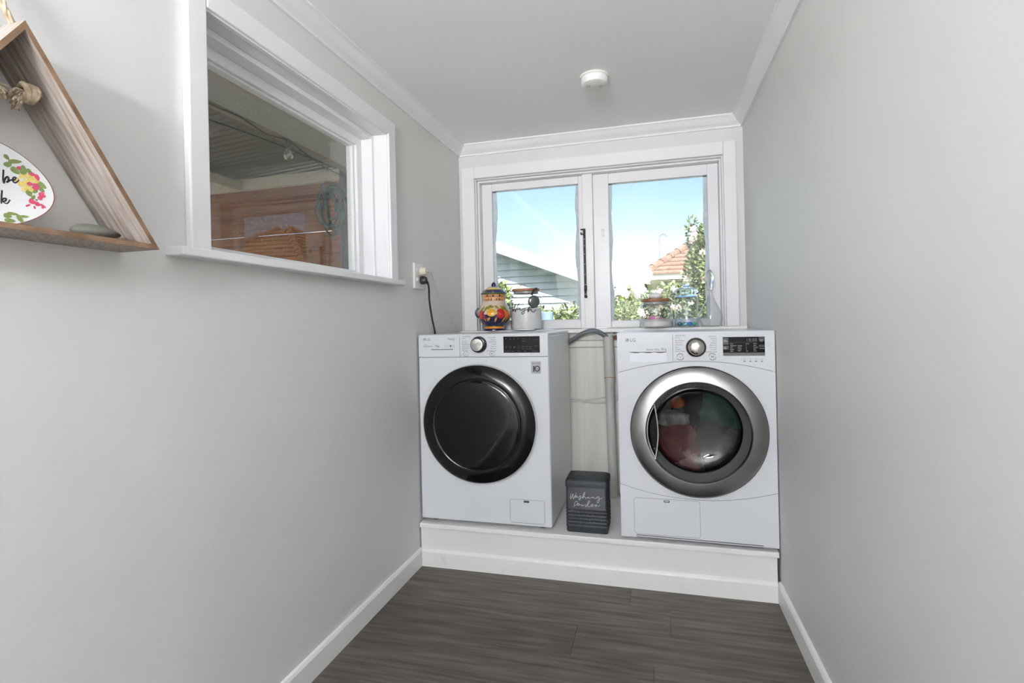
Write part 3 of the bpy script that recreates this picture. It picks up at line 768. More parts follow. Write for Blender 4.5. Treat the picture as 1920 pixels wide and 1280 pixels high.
for bx, nm in ((1.1500, 'power_button'), (1.2705, 'start_button')):
    zc = .9410
    b_ = MB().lathe([(.0128, F), (.0128, F-.0012), (.0118, F-.0020), (0, F-.0020)], 28, (bx, 0, zc), 'y').build(nm, M_WHITE, cp, smooth=40)
    for a0 in (20, 200):
        arc = [(bx+.0130*math.cos(math.radians(a)), F-.0014, zc+.0130*math.sin(math.radians(a))) for a in range(a0+10, a0+151, 14)]
        MB().tube(arc, .0010, 5).build('button_ring', M_INKD, b_)
    if nm == 'power_button':
        outline(rrect(bx-.0042, bx+.0042, zc-.0042, zc+.0042, .0042, 4), .0009, F-.0025, F-.0018, b_, 'button_symbol', M_INK)
    else:
        s_ = MB(); s_.prism([(bx-.0042, zc-.0042), (bx+.0006, zc), (bx-.0042, zc+.0042)], YM, F-.0025, F-.0018)
        s_.box(bx+.0012, bx+.0024, F-.0025, F-.0018, zc-.004, zc+.004); s_.box(bx+.0034, bx+.0046, F-.0025, F-.0018, zc-.004, zc+.004)
        s_.build('button_symbol', M_INKK, b_)
text('Child', .0045, 1.1270, F-.0003, .9300, M_INK, cp); text('Lock', .0045, 1.1270, F-.0003, .9240, M_INK, cp)
# flap, catch and vent slots on the kick panel
fo = rrect(.9565, 1.2120, .2215, .3690, .012)
MB().prism(fo, YM, F-.0010, F+.0005).build('condenser_flap', M_WHITE, low)
outline(fo, .0012, F-.0013, F-.0006, low, 'flap_outline', M_INK)
MB().bbox(1.0740, 1.0960, F-.0022, F+.0005, .3555, .3645, .001, 1).build('flap_catch', M_INKD, low)
MB().bbox(1.0765, 1.0935, F-.0028, F, .3585, .3635, .001, 1).build('catch_tab', M_WHITE, low)
for dz in (0, -.0075):
    P = [(.964+.476*k/24, F-.0006, .2185+dz-.0045*(k/24)) for k in range(25)]
    s_ = MB()
    for k in range(24):
        a, b = P[k], P[k+1]
        s_.add([(a[0], F-.0012, a[2]), (b[0], F-.0012, b[2]), (b[0], F-.0012, b[2]-.0030), (a[0], F-.0012, a[2]-.0030)], [(0,1,2,3)])
    s_.build('vent_slot', M_INKD if dz == 0 else M_SCOOP, low)
for x in (X0+.05, X1-.05):
    for y in (F+.06, -.10): MB().cyl((x, y, T), (x, y, Z0+.003), .02, 16).build('foot', M_GAP, dy)

# clothes inside the drum
def garment(name, label, c, size, seed, rgb, rough=.9, rgb2=None):
    bm = bmesh.new(); bmesh.ops.create_icosphere(bm, subdivisions=4, radius=1)
    for v in bm.verts:
        n_ = v.co.normalized()
        d = 1 + .22*noise.noise(n_*1.7+Vector((seed, 0, 0))) + .16*(1-abs(noise.noise(n_*3.6+Vector((0, seed, 0))))*2) + .05*noise.noise(n_*9+Vector((seed, seed, 1)))
        p = Vector((n_.x*size[0], n_.y*size[1], n_.z*size[2]))*d + Vector(c)
        q = Vector((p.x-DC[0], p.z-DC[1]))
        if q.length > .252: q *= .252/q.length; p.x = q.x+DC[0]; p.z = q.y+DC[1]
        lim = F+.075 if q.length < .175 else F+.10
        p.y = max(p.y, lim + .01*noise.noise(n_*6))
        v.co = p
    me = bpy.data.meshes.new(name); bm.to_mesh(me); bm.free()
    me.polygons.foreach_set('use_smooth', [True]*len(me.polygons))
    me.transform(Matrix.Translation(-Vector(c)))
    me.materials.append(mat('cloth_%d' % seed, rgb, rough, var=.25, vscale=24, bump=.5, bscale=130, rgb2=rgb2))
    o = link(name, me, None, c)
    tag(o, label, 'clothes', 'clothes in the dryer')
garment('towel', 'dark red towel behind the dryer door window', (1.130, F+.155, .555), (.115, .09, .105), 1, (132, 34, 42))
garment('towel', 'teal green towel high in the dryer drum', (1.325, F+.18, .705), (.105, .09, .085), 2, (74, 116, 102))
garment('shirt', 'pink shirt at the bottom of the dryer drum', (1.172, F+.125, .505), (.06, .055, .075), 3, (206, 140, 136))
garment('shirt', 'crumpled white patterned shirt above the red towel', (1.110, F+.135, .668), (.070, .05, .032), 4, (214, 208, 200), rgb2=(128, 120, 116))
garment('trousers', 'dark brown trousers on the right of the dryer drum', (1.290, F+.165, .565), (.12, .09, .105), 5, (84, 74, 68))
garment('sock', 'orange sock near the top of the clothes', (1.140, F+.155, .738), (.032, .03, .026), 6, (196, 92, 40))
garment('jumper', 'black jumper in the middle of the dryer drum', (1.205, F+.20, .690), (.075, .07, .105), 7, (36, 36, 38))
garment('shirt', 'pale grey shirt lying at the bottom between pink and brown clothes', (1.222, F+.135, .535), (.034, .045, .095), 8, (150, 146, 140))
# ------------------------------------------------------------------ washing powder tin
def strokes(parent, name, lines, fn, r, material, n=5, k=5):
    s_ = MB()
    for ln in lines:
        P = spline(ln, k) if len(ln) > 2 else [Vector((*p, 0)) for p in ln]
        s_.tube([fn(p.x, p.y) for p in P], r, n)
    return s_.build(name, material, parent, smooth=60)
TX0, TX1, TY0, TY1, TZ1 = .668, .848, -.587, -.438, .421
tin = thing('powder_tin', (.758, -.512, T), 'charcoal metal tin lettered in white script between the machines', 'tin')
def rsec(x0, x1, y0, y1, r, n=5): return rrect(x0, x1, y0, y1, r, n)
s_ = MB(); prof = [(0, .0), (0, .018)]
zs = [T, T+.004, T+.018]
zz = T+.020
ribs = []
for i in range(6):
    ribs += [(zz, 0), (zz+.004, .0016), (zz+.009, .0016), (zz+.012, 0)]; zz += .0145
ring_list = [(T, -.002), (T+.004, 0)] + ribs + [(.385, 0), (.387, -.001)]
sec = rsec(TX0+.002, TX1-.002, TY0+.002, TY1-.002, .012)
n = len(sec); cx_, cy2 = (TX0+TX1)/2, (TY0+TY1)/2
for z, o in ring_list:
    for x, y in sec:
        d = Vector((x-cx_, y-cy2)); f_ = 1 + o/ max(abs(d.x), abs(d.y), .01)
        s_.v.append((cx_+d.x*f_, cy2+d.y*f_, z))
for i in range(len(ring_list)-1):
    for k in range(n): s_.f.append([i*n+k, i*n+(k+1) % n, (i+1)*n+(k+1) % n, (i+1)*n+k]); s_.mi.append(0)
s_.f.append(list(range(n))[::-1]); s_.mi.append(0); s_.f.append([(len(ring_list)-1)*n+k for k in range(n)]); s_.mi.append(0)
tb = s_.build('tin_body', M_TIN, tin, smooth=50)
s_ = MB(); lid = [(.386, 0), (.386, .0006), (.408, .0006), (.414, -.002), (.4185, -.010), (.4205, -.026)]
sec = rsec(TX0, TX1, TY0, TY1, .013)
for z, o in lid:
    for x, y in sec:
        d = Vector((x-cx_, y-cy2)); s_.v.append((cx_+d.x+math.copysign(min(abs(o), abs(d.x)), d.x)*(1 if o > 0 else -1), cy2+d.y+math.copysign(min(abs(o), abs(d.y)), d.y)*(1 if o > 0 else -1), z))
for i in range(len(lid)-1):
    for k in range(n): s_.f.append([i*n+k, i*n+(k+1) % n, (i+1)*n+(k+1) % n, (i+1)*n+k]); s_.mi.append(0)
s_.f.append([(len(lid)-1)*n+k for k in range(n)]); s_.mi.append(0); s_.f.append(list(range(n))[::-1]); s_.mi.append(0)
s_.build('lid', M_TIN, tin, smooth=40)
def tin_xy(X, Y):
    u = 1062 + X/24; v = 910 + Y/24
    return (.6681 + (u-1061)*.002255 + .0016, TY0-.0004, .4165 - (v-895)*.002285 + (u-1061)*.00010 - .002)
WP = [
 [(235,245),(205,340),(202,470),(225,460),(330,260),(312,400),(330,485),(372,420),(470,210)],
 [(505,352),(445,345),(405,400),(430,428),(488,362),(490,405),(540,425),(600,385),(660,345),(652,430),(630,510),(595,525),(590,490),(690,425),(780,370),(865,225),(850,180),(802,250),(750,460),(790,410),(850,372),(872,430),(920,445),(1025,385),(1010,430),(1050,455),(1120,420),(1190,400),(1185,440),(1250,370),(1270,430),(1300,455),(1370,415)],
 [(1490,385),(1440,360),(1380,410),(1400,455),(1490,390),(1500,470),(1480,590),(1440,640),(1400,600),(1450,510),(1560,455),(1635,410)],
 [(1042,318),(1048,326)],
 [(410,620),(372,720),(350,850),(385,700),(402,625),(490,600),(520,650),(480,740),(400,795)],
 [(560,690),(520,735),(540,780),(592,755),(590,705),(560,690),(640,745),(690,742),(690,800),(745,750),(772,800),(835,728)],
 [(950,742),(890,745),(865,800),(900,830),(970,760),(1062,595),(1040,555),(982,640),(972,780),(1030,825),(1100,800),(1210,722),(1190,700),(1132,750),(1142,800),(1192,810),(1290,750),(1340,742),(1320,840),(1382,740),(1412,780),(1462,790),(1540,750)]]
strokes(tin, 'script_lettering', WP, tin_xy, .0011, M_INKW)
s_ = MB(); rg = random.Random(3)
for i in range(46):
    x = TX0+.006+rg.random()*.165*(.45+.55*rg.random()); z = T+.012+rg.random()**1.2*.10; r = .0004+.0009*rg.random()**2
    s_.lathe([(r, TY0-.0004), (r*.6, TY0-.0009), (0, TY0-.0011)], 6, (x, 0, z), 'y')
s_.build('powder_specks', M_SPECK, tin)['kind'] = 'stuff'

# ------------------------------------------------------------------ drain pipe, hoses and cables between the machines
dp_ = thing('drain_pipe', (.835, -.08, T), 'pale grey upright drain pipe between washing machine and dryer', 'pipe')
s_ = MB(); s_.tube([(.833, -.078, T), (.825, -.062, .50), (.821, -.048, .80)], .0235, 24); s_.build('pipe_run', M_GREYPL, dp_, smooth=50)
s_ = MB(); s_.tube([(.8235, -.058, .775), (.8225, -.056, .80), (.8195, -.05, 1.010)], .0265, 24); s_.build('pipe_socket', M_GREYPL, dp_, smooth=50)
s_ = MB(); s_.lathe([(.034, 0), (.034, .004), (.026, .006)], 28, (.833, -.078, T), capa=True); s_.build('floor_flange', M_GREYPL, dp_, smooth=40)
s_ = MB(); s_.tube([(.8225+.0266*math.cos(a), -.056+.0266*math.sin(a), .800+.002*math.sin(3*a)) for a in [math.radians(200+k*14) for k in range(12)]], .0024, 6)
s_.build('glue_smear', mat('amber_glue', (168, 140, 84), .4), dp_)
P = spline([(.585, -.040, .955), (.617, -.050, .985), (.648, -.065, 1.004), (.690, -.078, 1.028), (.730, -.080, 1.041), (.765, -.078, 1.039), (.797, -.066, 1.020), (.815, -.052, .998), (.8195, -.050, .94)], 8)
s_ = MB(); s_.tube(P, .0115, 14); tag(s_.build('drain_hose', M_HOSE, smooth=60), 'dark grey hose arching from the washing machine into the drain pipe', 'hose')
P = spline([(.925, -.024, .985), (.895, -.045, 1.012), (.868, -.050, 1.021), (.846, -.052, 1.016), (.826, -.048, .995), (.823, -.046, .96)], 7)
s_ = MB(); s_.tube(P, .0065, 12); tag(s_.build('drain_hose', mat('light_grey_hose', (150, 152, 152), .5), smooth=60), 'thin light grey hose from the dryer into the drain pipe', 'hose')
P = spline([(.925, -.02, .915), (.893, -.020, .880), (.872, -.017, .82), (.868, -.016, .72), (.870, -.016, .62), (.880, -.017, .55), (.925, -.02, .525)], 7)
s_ = MB(); s_.tube(P, .0045, 10); s_.build('power_cord', M_HOSED, dy, smooth=60)
for dz, pts, lb in ((0, [(.56, -.03, .688), (.62, -.020, .682), (.70, -.017, .666), (.78, -.017, .664), (.86, -.017, .680), (.93, -.02, .690)], 'lower white cable slung across the wall panel between the machines'),
                (1, [(.56, -.03, .672), (.62, -.020, .668), (.70, -.0185, .676), (.78, -.0185, .688), (.86, -.0185, .698), (.93, -.02, .702)], 'upper white cable crossing the wall panel between the machines')):
    s_ = MB(); s_.tube(spline(pts, 6), .0055 if dz == 0 else .0035, 10); tag(s_.build('cable', M_CABLEW, smooth=60), lb, 'cable')

# ------------------------------------------------------------------ power outlet with two plugs
ot = thing('power_outlet', (.0, -.585, 1.26), 'white double power outlet on the left wall', 'outlet')
MB().bbox(0, .011, -.632, -.538, 1.2575, 1.3750, .003).build('face_plate', M_PLASTIC, ot)
for z in (1.300, 1.344): MB().bbox(.011, .015, -.6150, -.600, z-.008, z+.008, .002).build('switch', M_TRIM, ot)
def plug(z, mt, pts, r, label, nm):
    t = thing(nm, (.011, -.565, z), label, 'plug')
    s_ = MB()
    bm_ = [(.0185, .0), (.0195, .006), (.0185, .018), (.014, .026), (0, .028)]
    o = len(s_.v); s2 = MB().lathe(bm_, 24, (0,0,0), 'z')
    s_.add([(.011+p[2], -.565+p[0], z+p[1]) for p in s2.v], s2.f)
    s_.build('plug_body', mt, t, smooth=50)
    s_ = MB(); s_.tube(spline(pts, 8), r, 10); s_.build('cord', mt, t, smooth=60)
    nb = spline(pts, 8)[:10]; s_ = MB(); s_.tube(nb, [r*2.6 - r*1.5*i/9 for i in range(10)], 12); s_.build('strain_relief', mt, t, smooth=60)
plug(1.2990, M_PLUG, [(.030, -.560, 1.294), (.036, -.548, 1.284), (.034, -.532, 1.262), (.026, -.510, 1.20), (.020, -.470, 1.12), (.010, -.420, 1.065), (.0060, -.405, 1.036)], .0045, 'black plug in the lower socket with black cord', 'plug')
plug(1.3400, M_CREAM, [(.032, -.560, 1.341), (.040, -.530, 1.341), (.036, -.500, 1.334), (.024, -.440, 1.300), (.018, -.330, 1.200), (.014, -.200, 1.110), (.009, -.110, 1.055), (.0055, -.100, 1.036)], .0028, 'cream plug in the upper socket with thin pale cord', 'plug')

# ------------------------------------------------------------------ smoke alarm
sa = thing('smoke_alarm', (.838, -.650, H), 'small round white smoke alarm on the ceiling', 'smoke alarm')
SC = (.838, -.650, H)
MB().lathe([(.058, 0), (.058, -.006), (.056, -.008)], 48, SC, capb=True).build('mount_plate', M_PLASTIC, sa, smooth=40)
MB().lathe([(.053, -.008), (.0535, -.026), (.051, -.034), (.045, -.0375), (0, -.038)], 48, SC).build('cover', mat('alarm_white', (232, 231, 228), .4), sa, smooth=40)
MB().lathe([(.010, -.0375), (.010, -.0392), (.0, -.0395)], 20, (.862, -.640, H)).build('test_button', mat('alarm_grey', (196, 196, 190), .5), sa, smooth=40)
for k in range(3): MB().bbox(.806+.006*k, .809+.006*k, -.665, -.640, H-.0386, H-.0370, .0005, 1).build('vent_slot', MATS['alarm_grey'], sa)

# ------------------------------------------------------------------ triangular shelf on the left wall
SD = .102
AP = (-2.2330, 1.5885); RT = (-2.0030, 1.2530); LT = (-2.4630, 1.2530); TH = .0082
shf = thing('triangle_shelf', (.05, -2.233, 1.253), 'whitewashed timber triangle shelf hanging by a rope', 'shelf')
def board(name, poly, label=None):
    s_ = MB(); s_.prism(poly, lambda a, b, d: (d, a, b), .002, SD-.0016)
    bd_ = s_.build(name, M_BOARD, shf)
    s_ = MB(); s_.prism(poly, lambda a, b, d: (d, a, b), SD-.0016, SD); s_.build('raw_edge', M_BOARDE, bd_)
    return bd_
nr = Vector((RT[0]-AP[0], RT[1]-AP[1])).normalized(); inn = Vector((nr.y, -nr.x))
if inn.x > 0: inn = -inn
off = TH/ abs(nr.y)      # horizontal thickness of a sloping board
zb = RT[1]+.0092
fx = lambda z: AP[0] + (RT[0]-AP[0])*(AP[1]-z)/(AP[1]-RT[1])
zin = AP[1] - off*(AP[1]-RT[1])/(RT[0]-AP[0])
def side_mat_dir(): pass
board('base_board', [(LT[0], LT[1]), (RT[0], RT[1]), (fx(zb), zb), (2*AP[0]-fx(zb), zb)])
# sloping boards carry their grain along their length
def slope_board(sgn):
    poly = [(AP[0], AP[1]), (fx(zb), zb), (fx(zb)-off, zb), (AP[0], zin)]
    poly = [(AP[0] + sgn*(a-AP[0]), b) for a, b in poly]
    ang = math.atan2(RT[0]-AP[0], AP[1]-RT[1])*sgn
    rot = Matrix.Rotation(ang, 4, 'X')
    for nm, d0, d1, mt in (('side_board', .002, SD-.0016, M_BOARD), ('raw_edge', SD-.0016, SD, M_BOARDE)):
        s_ = MB(); s_.prism(poly, lambda a, b, d: (d, a, b), d0, d1)
        c_ = Vector((0, AP[0]+sgn*.115, 1.42))
        inv = rot.inverted()
        s_.v = [tuple(inv @ (Vector(p)-c_)) for p in s_.v]
        me = bpy.data.meshes.new(nm); me.from_pydata(s_.v, [], s_.f); me.materials.append(mt)
        bm = bmesh.new(); bm.from_mesh(me); bmesh.ops.recalc_face_normals(bm, faces=bm.faces); bm.to_mesh(me); bm.free()
        if nm == 'side_board':
            o = link(nm, me, shf, c_); o.rotation_euler = (ang, 0, 0); par = o
        else:
            o = link(nm, me, par, c_); o.location = (0, 0, 0); o.rotation_euler = (0, 0, 0)
slope_board(-1); slope_board(1)
# rope with knotted ends inside the side boards
s_ = MB()
hr = Vector((.052, fx(1.500)-off*.5, 1.500)); hl = Vector((.052, 2*AP[0]-hr.y, 1.500))
P = spline([(.052, hr.y-.022, 1.491), tuple(hr), (.052, hr.y+.026, 1.520), (.050, AP[0]+.016, 1.600), (.044, AP[0]+.000, 1.640), (.016, AP[0]-.020, 1.730), (.044, AP[0]-.040, 1.640), (.050, AP[0]-.056, 1.600), (.052, hl.y-.026, 1.520), tuple(hl), (.052, hl.y+.022, 1.491)], 8)
for a0 in (0, 2.1, 4.2):
    Q = []
    for i, p in enumerate(P):
        t = (P[min(i+1, len(P)-1)]-P[max(i-1, 0)]).normalized(); u = t.orthogonal().normalized(); w_ = t.cross(u)
        a = a0 + i*.55; Q.append(p + (u*math.cos(a)+w_*math.sin(a))*.0026)
    s_.tube(Q, .0030, 7)
rp_ = s_.build('rope', M_ROPE, shf, smooth=60)
def knot(c, seed, sg):
    s_ = MB(); rg = random.Random(seed); c = Vector(c)
    for k in range(5):
        a0 = rg.random()*6
        P = [c + Vector((.0130*math.cos(a0+a*1.0), sg*(.005*k-.010)+.006*math.sin(a*.5+k), .0120*math.sin(a0+a))) for a in [i*.42 for i in range(17)]]
        s_.tube(P, .0050, 8)
    for k in range(34):
        d = Vector((rg.uniform(-.6, .6), -sg*rg.uniform(.5, 1.0), rg.uniform(-.9, .1))).normalized()
        p1 = c + d*.010; p2 = c + d*rg.uniform(.019, .027) + Vector((0, 0, -.004)); p3 = p2 + d*.004 + Vector((rg.uniform(-.003, .003), 0, -.005))
        s_.tube(spline([p1, p2, p3], 3), .0017, 5)
    s_.build('rope_knot', M_ROPE, shf, smooth=60)
knot((.055, hr.y-.024, 1.491), 1, 1); knot((.055, hl.y+.024, 1.491), 2, -1)

# plate leaning on the shelf: print is traced in plate coordinates
pt = thing('plate', (.05, -2.262, zb), 'oval white porcelain plate with flowers and black script on the shelf', 'plate')
PC = (-2.268, zb+.0735)
def ppos(y, z, out=0.0):
    t = (z-zb); r = math.hypot((y-PC[0])/.103, (z-PC[1])/.0745)
    return (.062 - t*.22 + .008*max(0, r-.55)**1.0 + out, y, z)
def plate_outline(k):
    a = 2*math.pi*k/72
    sx = 1 + .035*math.cos(2*a+.7) + .02*math.cos(3*a)
    return (.103*sx*math.cos(a), .0745*(1+.02*math.sin(3*a+.4))*math.sin(a))
s_ = MB(); rings = [0.001, .25, .5, .7, .85, .95, .985, 1.0]
for sgn in (1, 0):
    for r in rings:
        for k in range(72):
            q = plate_outline(k); p = ppos(PC[0]+q[0]*r, PC[1]+q[1]*r, 0 if sgn else -.0045)
            s_.v.append(p)
NR = len(rings)
for i in range(NR-1):
    for k in range(72):
        k2 = (k+1) % 72; mi = 1 if i >= NR-2 else 0
        s_.f.append([i*72+k, i*72+k2, (i+1)*72+k2, (i+1)*72+k]); s_.mi.append(mi)
        o = NR*72; s_.f.append([o+i*72+k, o+(i+1)*72+k, o+(i+1)*72+k2, o+i*72+k2]); s_.mi.append(0)
for k in range(72):
    k2 = (k+1) % 72; a = (NR-1)*72; s_.f.append([a+k, a+k2, NR*72+a+k2, NR*72+a+k]); s_.mi.append(1)
s_.build('plate_body', [M_PLATE, M_PLATER], pt, smooth=50)
def pl_map(X, Y, out=-.0006):
    u = X/9.846; v = 300 + Y/9.846
    y = -2.2370+.00079*u; z = 1.4038-.000862*(v-262)+.000177*u
    return ppos(y-.004, z+.001, out)
strokes(pt, 'script_lettering', [
  [(-40,225),(0,235),(25,242)],
  [(140,195),(120,290),(102,380),(105,455),(125,400),(160,345),(195,325),(207,345),(190,400),(155,435),(190,415),(240,385),(285,392),(330,360),(337,335),(310,330),(280,365),(275,410),(305,437),(350,420),(390,380)],
  [(50,585),(25,680),(0,800),(-8,835)],
  [(-4,815),(30,760),(65,735),(95,745),(70,785),(28,788),(60,828),(100,832),(135,800),(160,765)]], pl_map, .0016, M_INKK)
def petal_set(name, items, rgb):
    s_ = MB()
    for (x, y, rx, ry, rot) in items:
        N_ = 14; o = len(s_.v); s_.v.append(pl_map(x, y, .0007))
        for k in range(N_):
            a = 2*math.pi*k/N_; px, py = 1.25*rx*math.cos(a), 1.25*ry*math.sin(a)*(1-.25*math.cos(a))
            c_, d_ = math.cos(math.radians(rot)), math.sin(math.radians(rot))
            s_.v.append(pl_map(x+px*c_-py*d_, y+px*d_+py*c_, .0005))
        for k in range(N_): s_.f.append([o, o+1+k, o+1+(k+1) % N_]); s_.mi.append(0)
    s_.build(name, mat(name+'_ink', rgb, .25, var=.25, vscale=300), pt, smooth=60)['kind'] = 'stuff'
petal_set('leaf_print', [(230,90,42,60,80),(365,25,100,32,0),(225,-50,50,30,50),(345,200,75,45,40),(490,185,80,52,-85),(600,210,55,32,50),(790,475,80,42,40),(770,565,50,32,40),(530,630,60,45,70),(640,600,45,30,0),(590,715,42,26,-45),(640,770,22,16,0),(255,1125,70,38,65),(340,1085,72,20,5),(150,1025,80,22,12),(50,1060,60,38,10),(70,1150,80,30,10)], (128, 146, 86))
petal_set('pink_print', [(640,265,55,36,20),(720,315,50,40,40),(735,360,25,30,0),(580,455,55,30,10),(680,480,45,36,0),(660,540,52,42,0),(715,520,36,30,0),(420,150,30,38,80),(755,650,50,32,-20),(715,730,36,40,70),(785,700,22,36,80),(560,805,62,36,20),(640,850,42,36,30),(545,770,36,20,45),(460,872,42,16,-20),(572,915,16,26,0),(735,890,52,20,40),(725,915,22,22,0)], (210, 82, 112))
petal_set('yellow_print', [(455,310,46,42,0),(565,305,58,42,0),(655,335,52,38,30),(690,400,55,38,10),(600,375,42,36,0),(520,390,46,36,0),(430,450,62,42,-10),(355,375,30,40,60),(455,560,46,36,0),(545,530,48,38,0),(590,570,40,32,0),(555,590,46,22,0),(500,500,40,32,0)], (234, 212, 122))
petal_set('white_print', [(450,365,36,11,50),(515,350,48,13,55)], (250, 250, 248))

# pebble on the shelf
s_ = MB(); N1, N2 = 20, 28; pc = Vector((.062, -2.0985, zb))
for i in range(N1+1):
    th_ = math.pi*i/N1
    for k in range(N2):
        a = 2*math.pi*k/N2; d = Vector((math.sin(th_)*math.cos(a), math.sin(th_)*math.sin(a), math.cos(th_)))
        g_ = 1+.05*noise.noise(d*1.5)
        z = .0128 + .0128*d.z*(1-.25*d.y)*g_ ; s_.v.append((pc.x+.026*d.x*g_, pc.y+.0425*d.y*g_, pc.z+z))
for i in range(N1):
    for k in range(N2): s_.f.append([i*N2+k, i*N2+(k+1) % N2, (i+1)*N2+(k+1) % N2, (i+1)*N2+k]); s_.mi.append(0)
pb = thing('pebble', tuple(pc), 'flat grey pebble with small handwriting on the shelf', 'pebble')
s_.build('stone', M_PEBBLE, pb, smooth=80)
hand = [[(0,10),(0,0)],[(0,5),(3,6),(4,0)],[(9,5),(6,5),(6,1),(9,2),(9,5),(10,0)],[(12,6),(13,1),(16,6),(13,-5)],[(21,5),(18,5),(18,1),(21,2),(22,10),(22,0)],[(24,3),(27,4),(25,6),(24,2),(27,0)],[(29,6),(29,0),(30,5),(33,5),(33,0)]]
def on_pebble(X, Y):
    y = -2.0815+X*.00058; z0 = zb+.0095+Y*.00042
    t = (y-pc.y)/.0425; zz_ = (z0-zb-.0128)/(.0128*(1-.25*t)); q = max(0.02, 1-t*t-zz_*zz_)
    return (pc.x+.0268*math.sqrt(q)+.0003, y, z0)
strokes(pb, 'handwriting', hand, on_pebble, .00045, mat('purple_ink', (70, 44, 58), .5), 4, 4)
# ------------------------------------------------------------------ things on the window sill
SZ = 1.0522; JY = -.022
def shell(outer, t):
    """closed glass wall: outside profile up, inside profile down"""
    inner = [(max(r-t, 0.0), z) for r, z in outer]
    inner[0] = (max(outer[0][0]-t, .001), outer[0][1]+t*1.6)
    prof = [(0, outer[0][1])] + outer + inner[::-1] + [(0, inner[0][1])]
    return prof

# painted ceramic jar
JX = .197
gj = thing('ceramic_jar', (JX, JY, SZ), 'colourful lidded ceramic jar painted with fruit on the sill', 'jar')
Mn = mat('navy_glaze', (26, 26, 64), .12, coat=.5); Mor = mat('orange_glaze', (224, 140, 40), .15, coat=.5)
Mcr = mat('cream_glaze', (226, 204, 178), .15, coat=.5, rgb2=(206, 188, 176), vscale=14); Mgr = mat('olive_glaze', (84, 92, 46), .15, coat=.5)
Myl = mat('yellow_glaze', (226, 190, 92), .15, coat=.5); Mli = mat('lilac_glaze', (196, 176, 190), .15, coat=.5); Mta = mat('tan_glaze', (214, 158, 104), .15, coat=.5)
GM = [Mn, Mor, Mcr, Mgr, Myl, Mli, Mta]
Z = lambda d: SZ + d
GP = [(0,0),(.060,0),(.060,.006),(.056,.010),(.0545,.011),(.0535,.020),(.0525,.022),(.0525,.026),(.060,.034),(.074,.048),(.0835,.061),(.0885,.076),(.0895,.088),(.0875,.101),(.083,.117),(.0775,.131),(.071,.145),(.066,.155),(.0635,.163),(.0630,.172),(.0635,.182),(.066,.192),(.0668,.197)]
gmi = [0,0,0,0,1,1,3,0,0,0,0,0,2,2,2,2,2,2,6,6,6,6]
s_ = MB(); s_.lathe([(r, Z(h)) for r, h in GP], 56, (JX, JY, 0), mis=gmi, capb=True)
gb = s_.build('jar_body', GM, gj, smooth=50)
LP = [(.064,.197),(.0700,.1985),(.0735,.2045),(.0735,.2065),(.0660,.2120),(.0600,.2160),(.0520,.2240),(.0440,.2300),(.0340,.2360),(.0220,.2410),(.0120,.2430)]
s_ = MB(); s_.lathe([(r, Z(h)) for r, h in LP], 56, (JX, JY, 0), mis=[3,3,3,0,0,0,4,4,5,5], capa=True, capb=True)
gl_ = s_.build('lid', GM, gj, smooth=50)
s_ = MB(); s_.lathe([(.009, Z(.241)), (.013, Z(.248)), (.013, Z(.254)), (.009, Z(.262)), (.004, Z(.267)), (0, Z(.268))], 24, (JX, JY, 0)); s_.build('lid_knob', Mn, gl_, smooth=60)
for sg in (-1, 1):
    P = [(JX+sg*(.084+.019*math.sin(a))*.9, JY+sg*(.084+.019*math.sin(a))*.43, Z(.098)+.024*math.cos(a)) for a in [math.pi*k/12 for k in range(13)]]
    s_ = MB(); s_.tube(P, [.0055-.0012*math.sin(math.pi*k/12) for k in range(13)], 10); s_.build('ear_handle', Mn, gj, smooth=60)
def gR(h):
    for (r0, h0), (r1, h1) in zip(GP, GP[1:]):
        if h0 <= h <= h1 and h1 > h0: return r0+(r1-r0)*(h-h0)/(h1-h0)
    return .06
def decal(cx_, ch, rx, rh, rgb, name, shape='ell', rot=0, lift=.0012, key=None):
    """glaze patch on the front of the jar: cx_ sideways offset, ch height"""
    s_ = MB(); N_ = 20; R3 = (.0, .35, .7, 1.0); idx = []
    for r in R3:
        for k in range(N_):
            a = 2*math.pi*k/N_
            px, pz = rx*r*math.cos(a), rh*r*math.sin(a)
            if shape == 'leaf': pz *= (1-abs(math.cos(a))**3*.9)
            c_, d_ = math.cos(math.radians(rot)), math.sin(math.radians(rot))
            ang = (cx_ + px*c_-pz*d_)/.089 + .29; h = ch + px*d_+pz*c_
            rr = gR(h) + lift*(1-r*r)+.0004
            s_.v.append((JX+rr*math.sin(ang), JY-rr*math.cos(ang), Z(h)))
    for i in range(3):
        for k in range(N_): s_.f.append([i*N_+k, i*N_+(k+1) % N_, (i+1)*N_+(k+1) % N_, (i+1)*N_+k]); s_.mi.append(0)
    return s_.build(name, mat('glaze_%d_%d_%d' % rgb, rgb, .15, coat=.5, var=.25, vscale=40), gb, smooth=60)
# green and golden leaves, then fruit
for cx_, ch, rx, rh, rot in ((-.030,.128,.020,.009,35),(-.052,.118,.018,.007,60),(-.012,.128,.014,.006,20),(.018,.126,.018,.008,-30),(.050,.122,.020,.008,-50),(.070,.118,.022,.009,-60),(.082,.105,.02,.008,-70),(-.075,.118,.02,.007,60),(-.088,.108,.02,.007,60)):
    decal(cx_, ch, rx, rh, (150, 136, 42), 'leaf', 'leaf', rot, .0008)
for cx_, ch, rx, rh, rot in ((-.035,.062,.016,.007,40),(.008,.060,.016,.006,70),(.060,.060,.018,.007,60),(.084,.062,.018,.007,60),(-.060,.062,.014,.006,-60)):
    decal(cx_, ch, rx, rh, (206, 150, 66), 'leaf', 'leaf', rot, .0008)
decal(-.016, .098, .027, .021, (236, 176, 40), 'lemon'); decal(.012, .097, .008, .007, (206, 190, 120), 'lemon_tip')
decal(.037, .092, .026, .028, (192, 22, 26), 'apple')
decal(-.088, .088, .022, .026, (228, 76, 34), 'tomato')
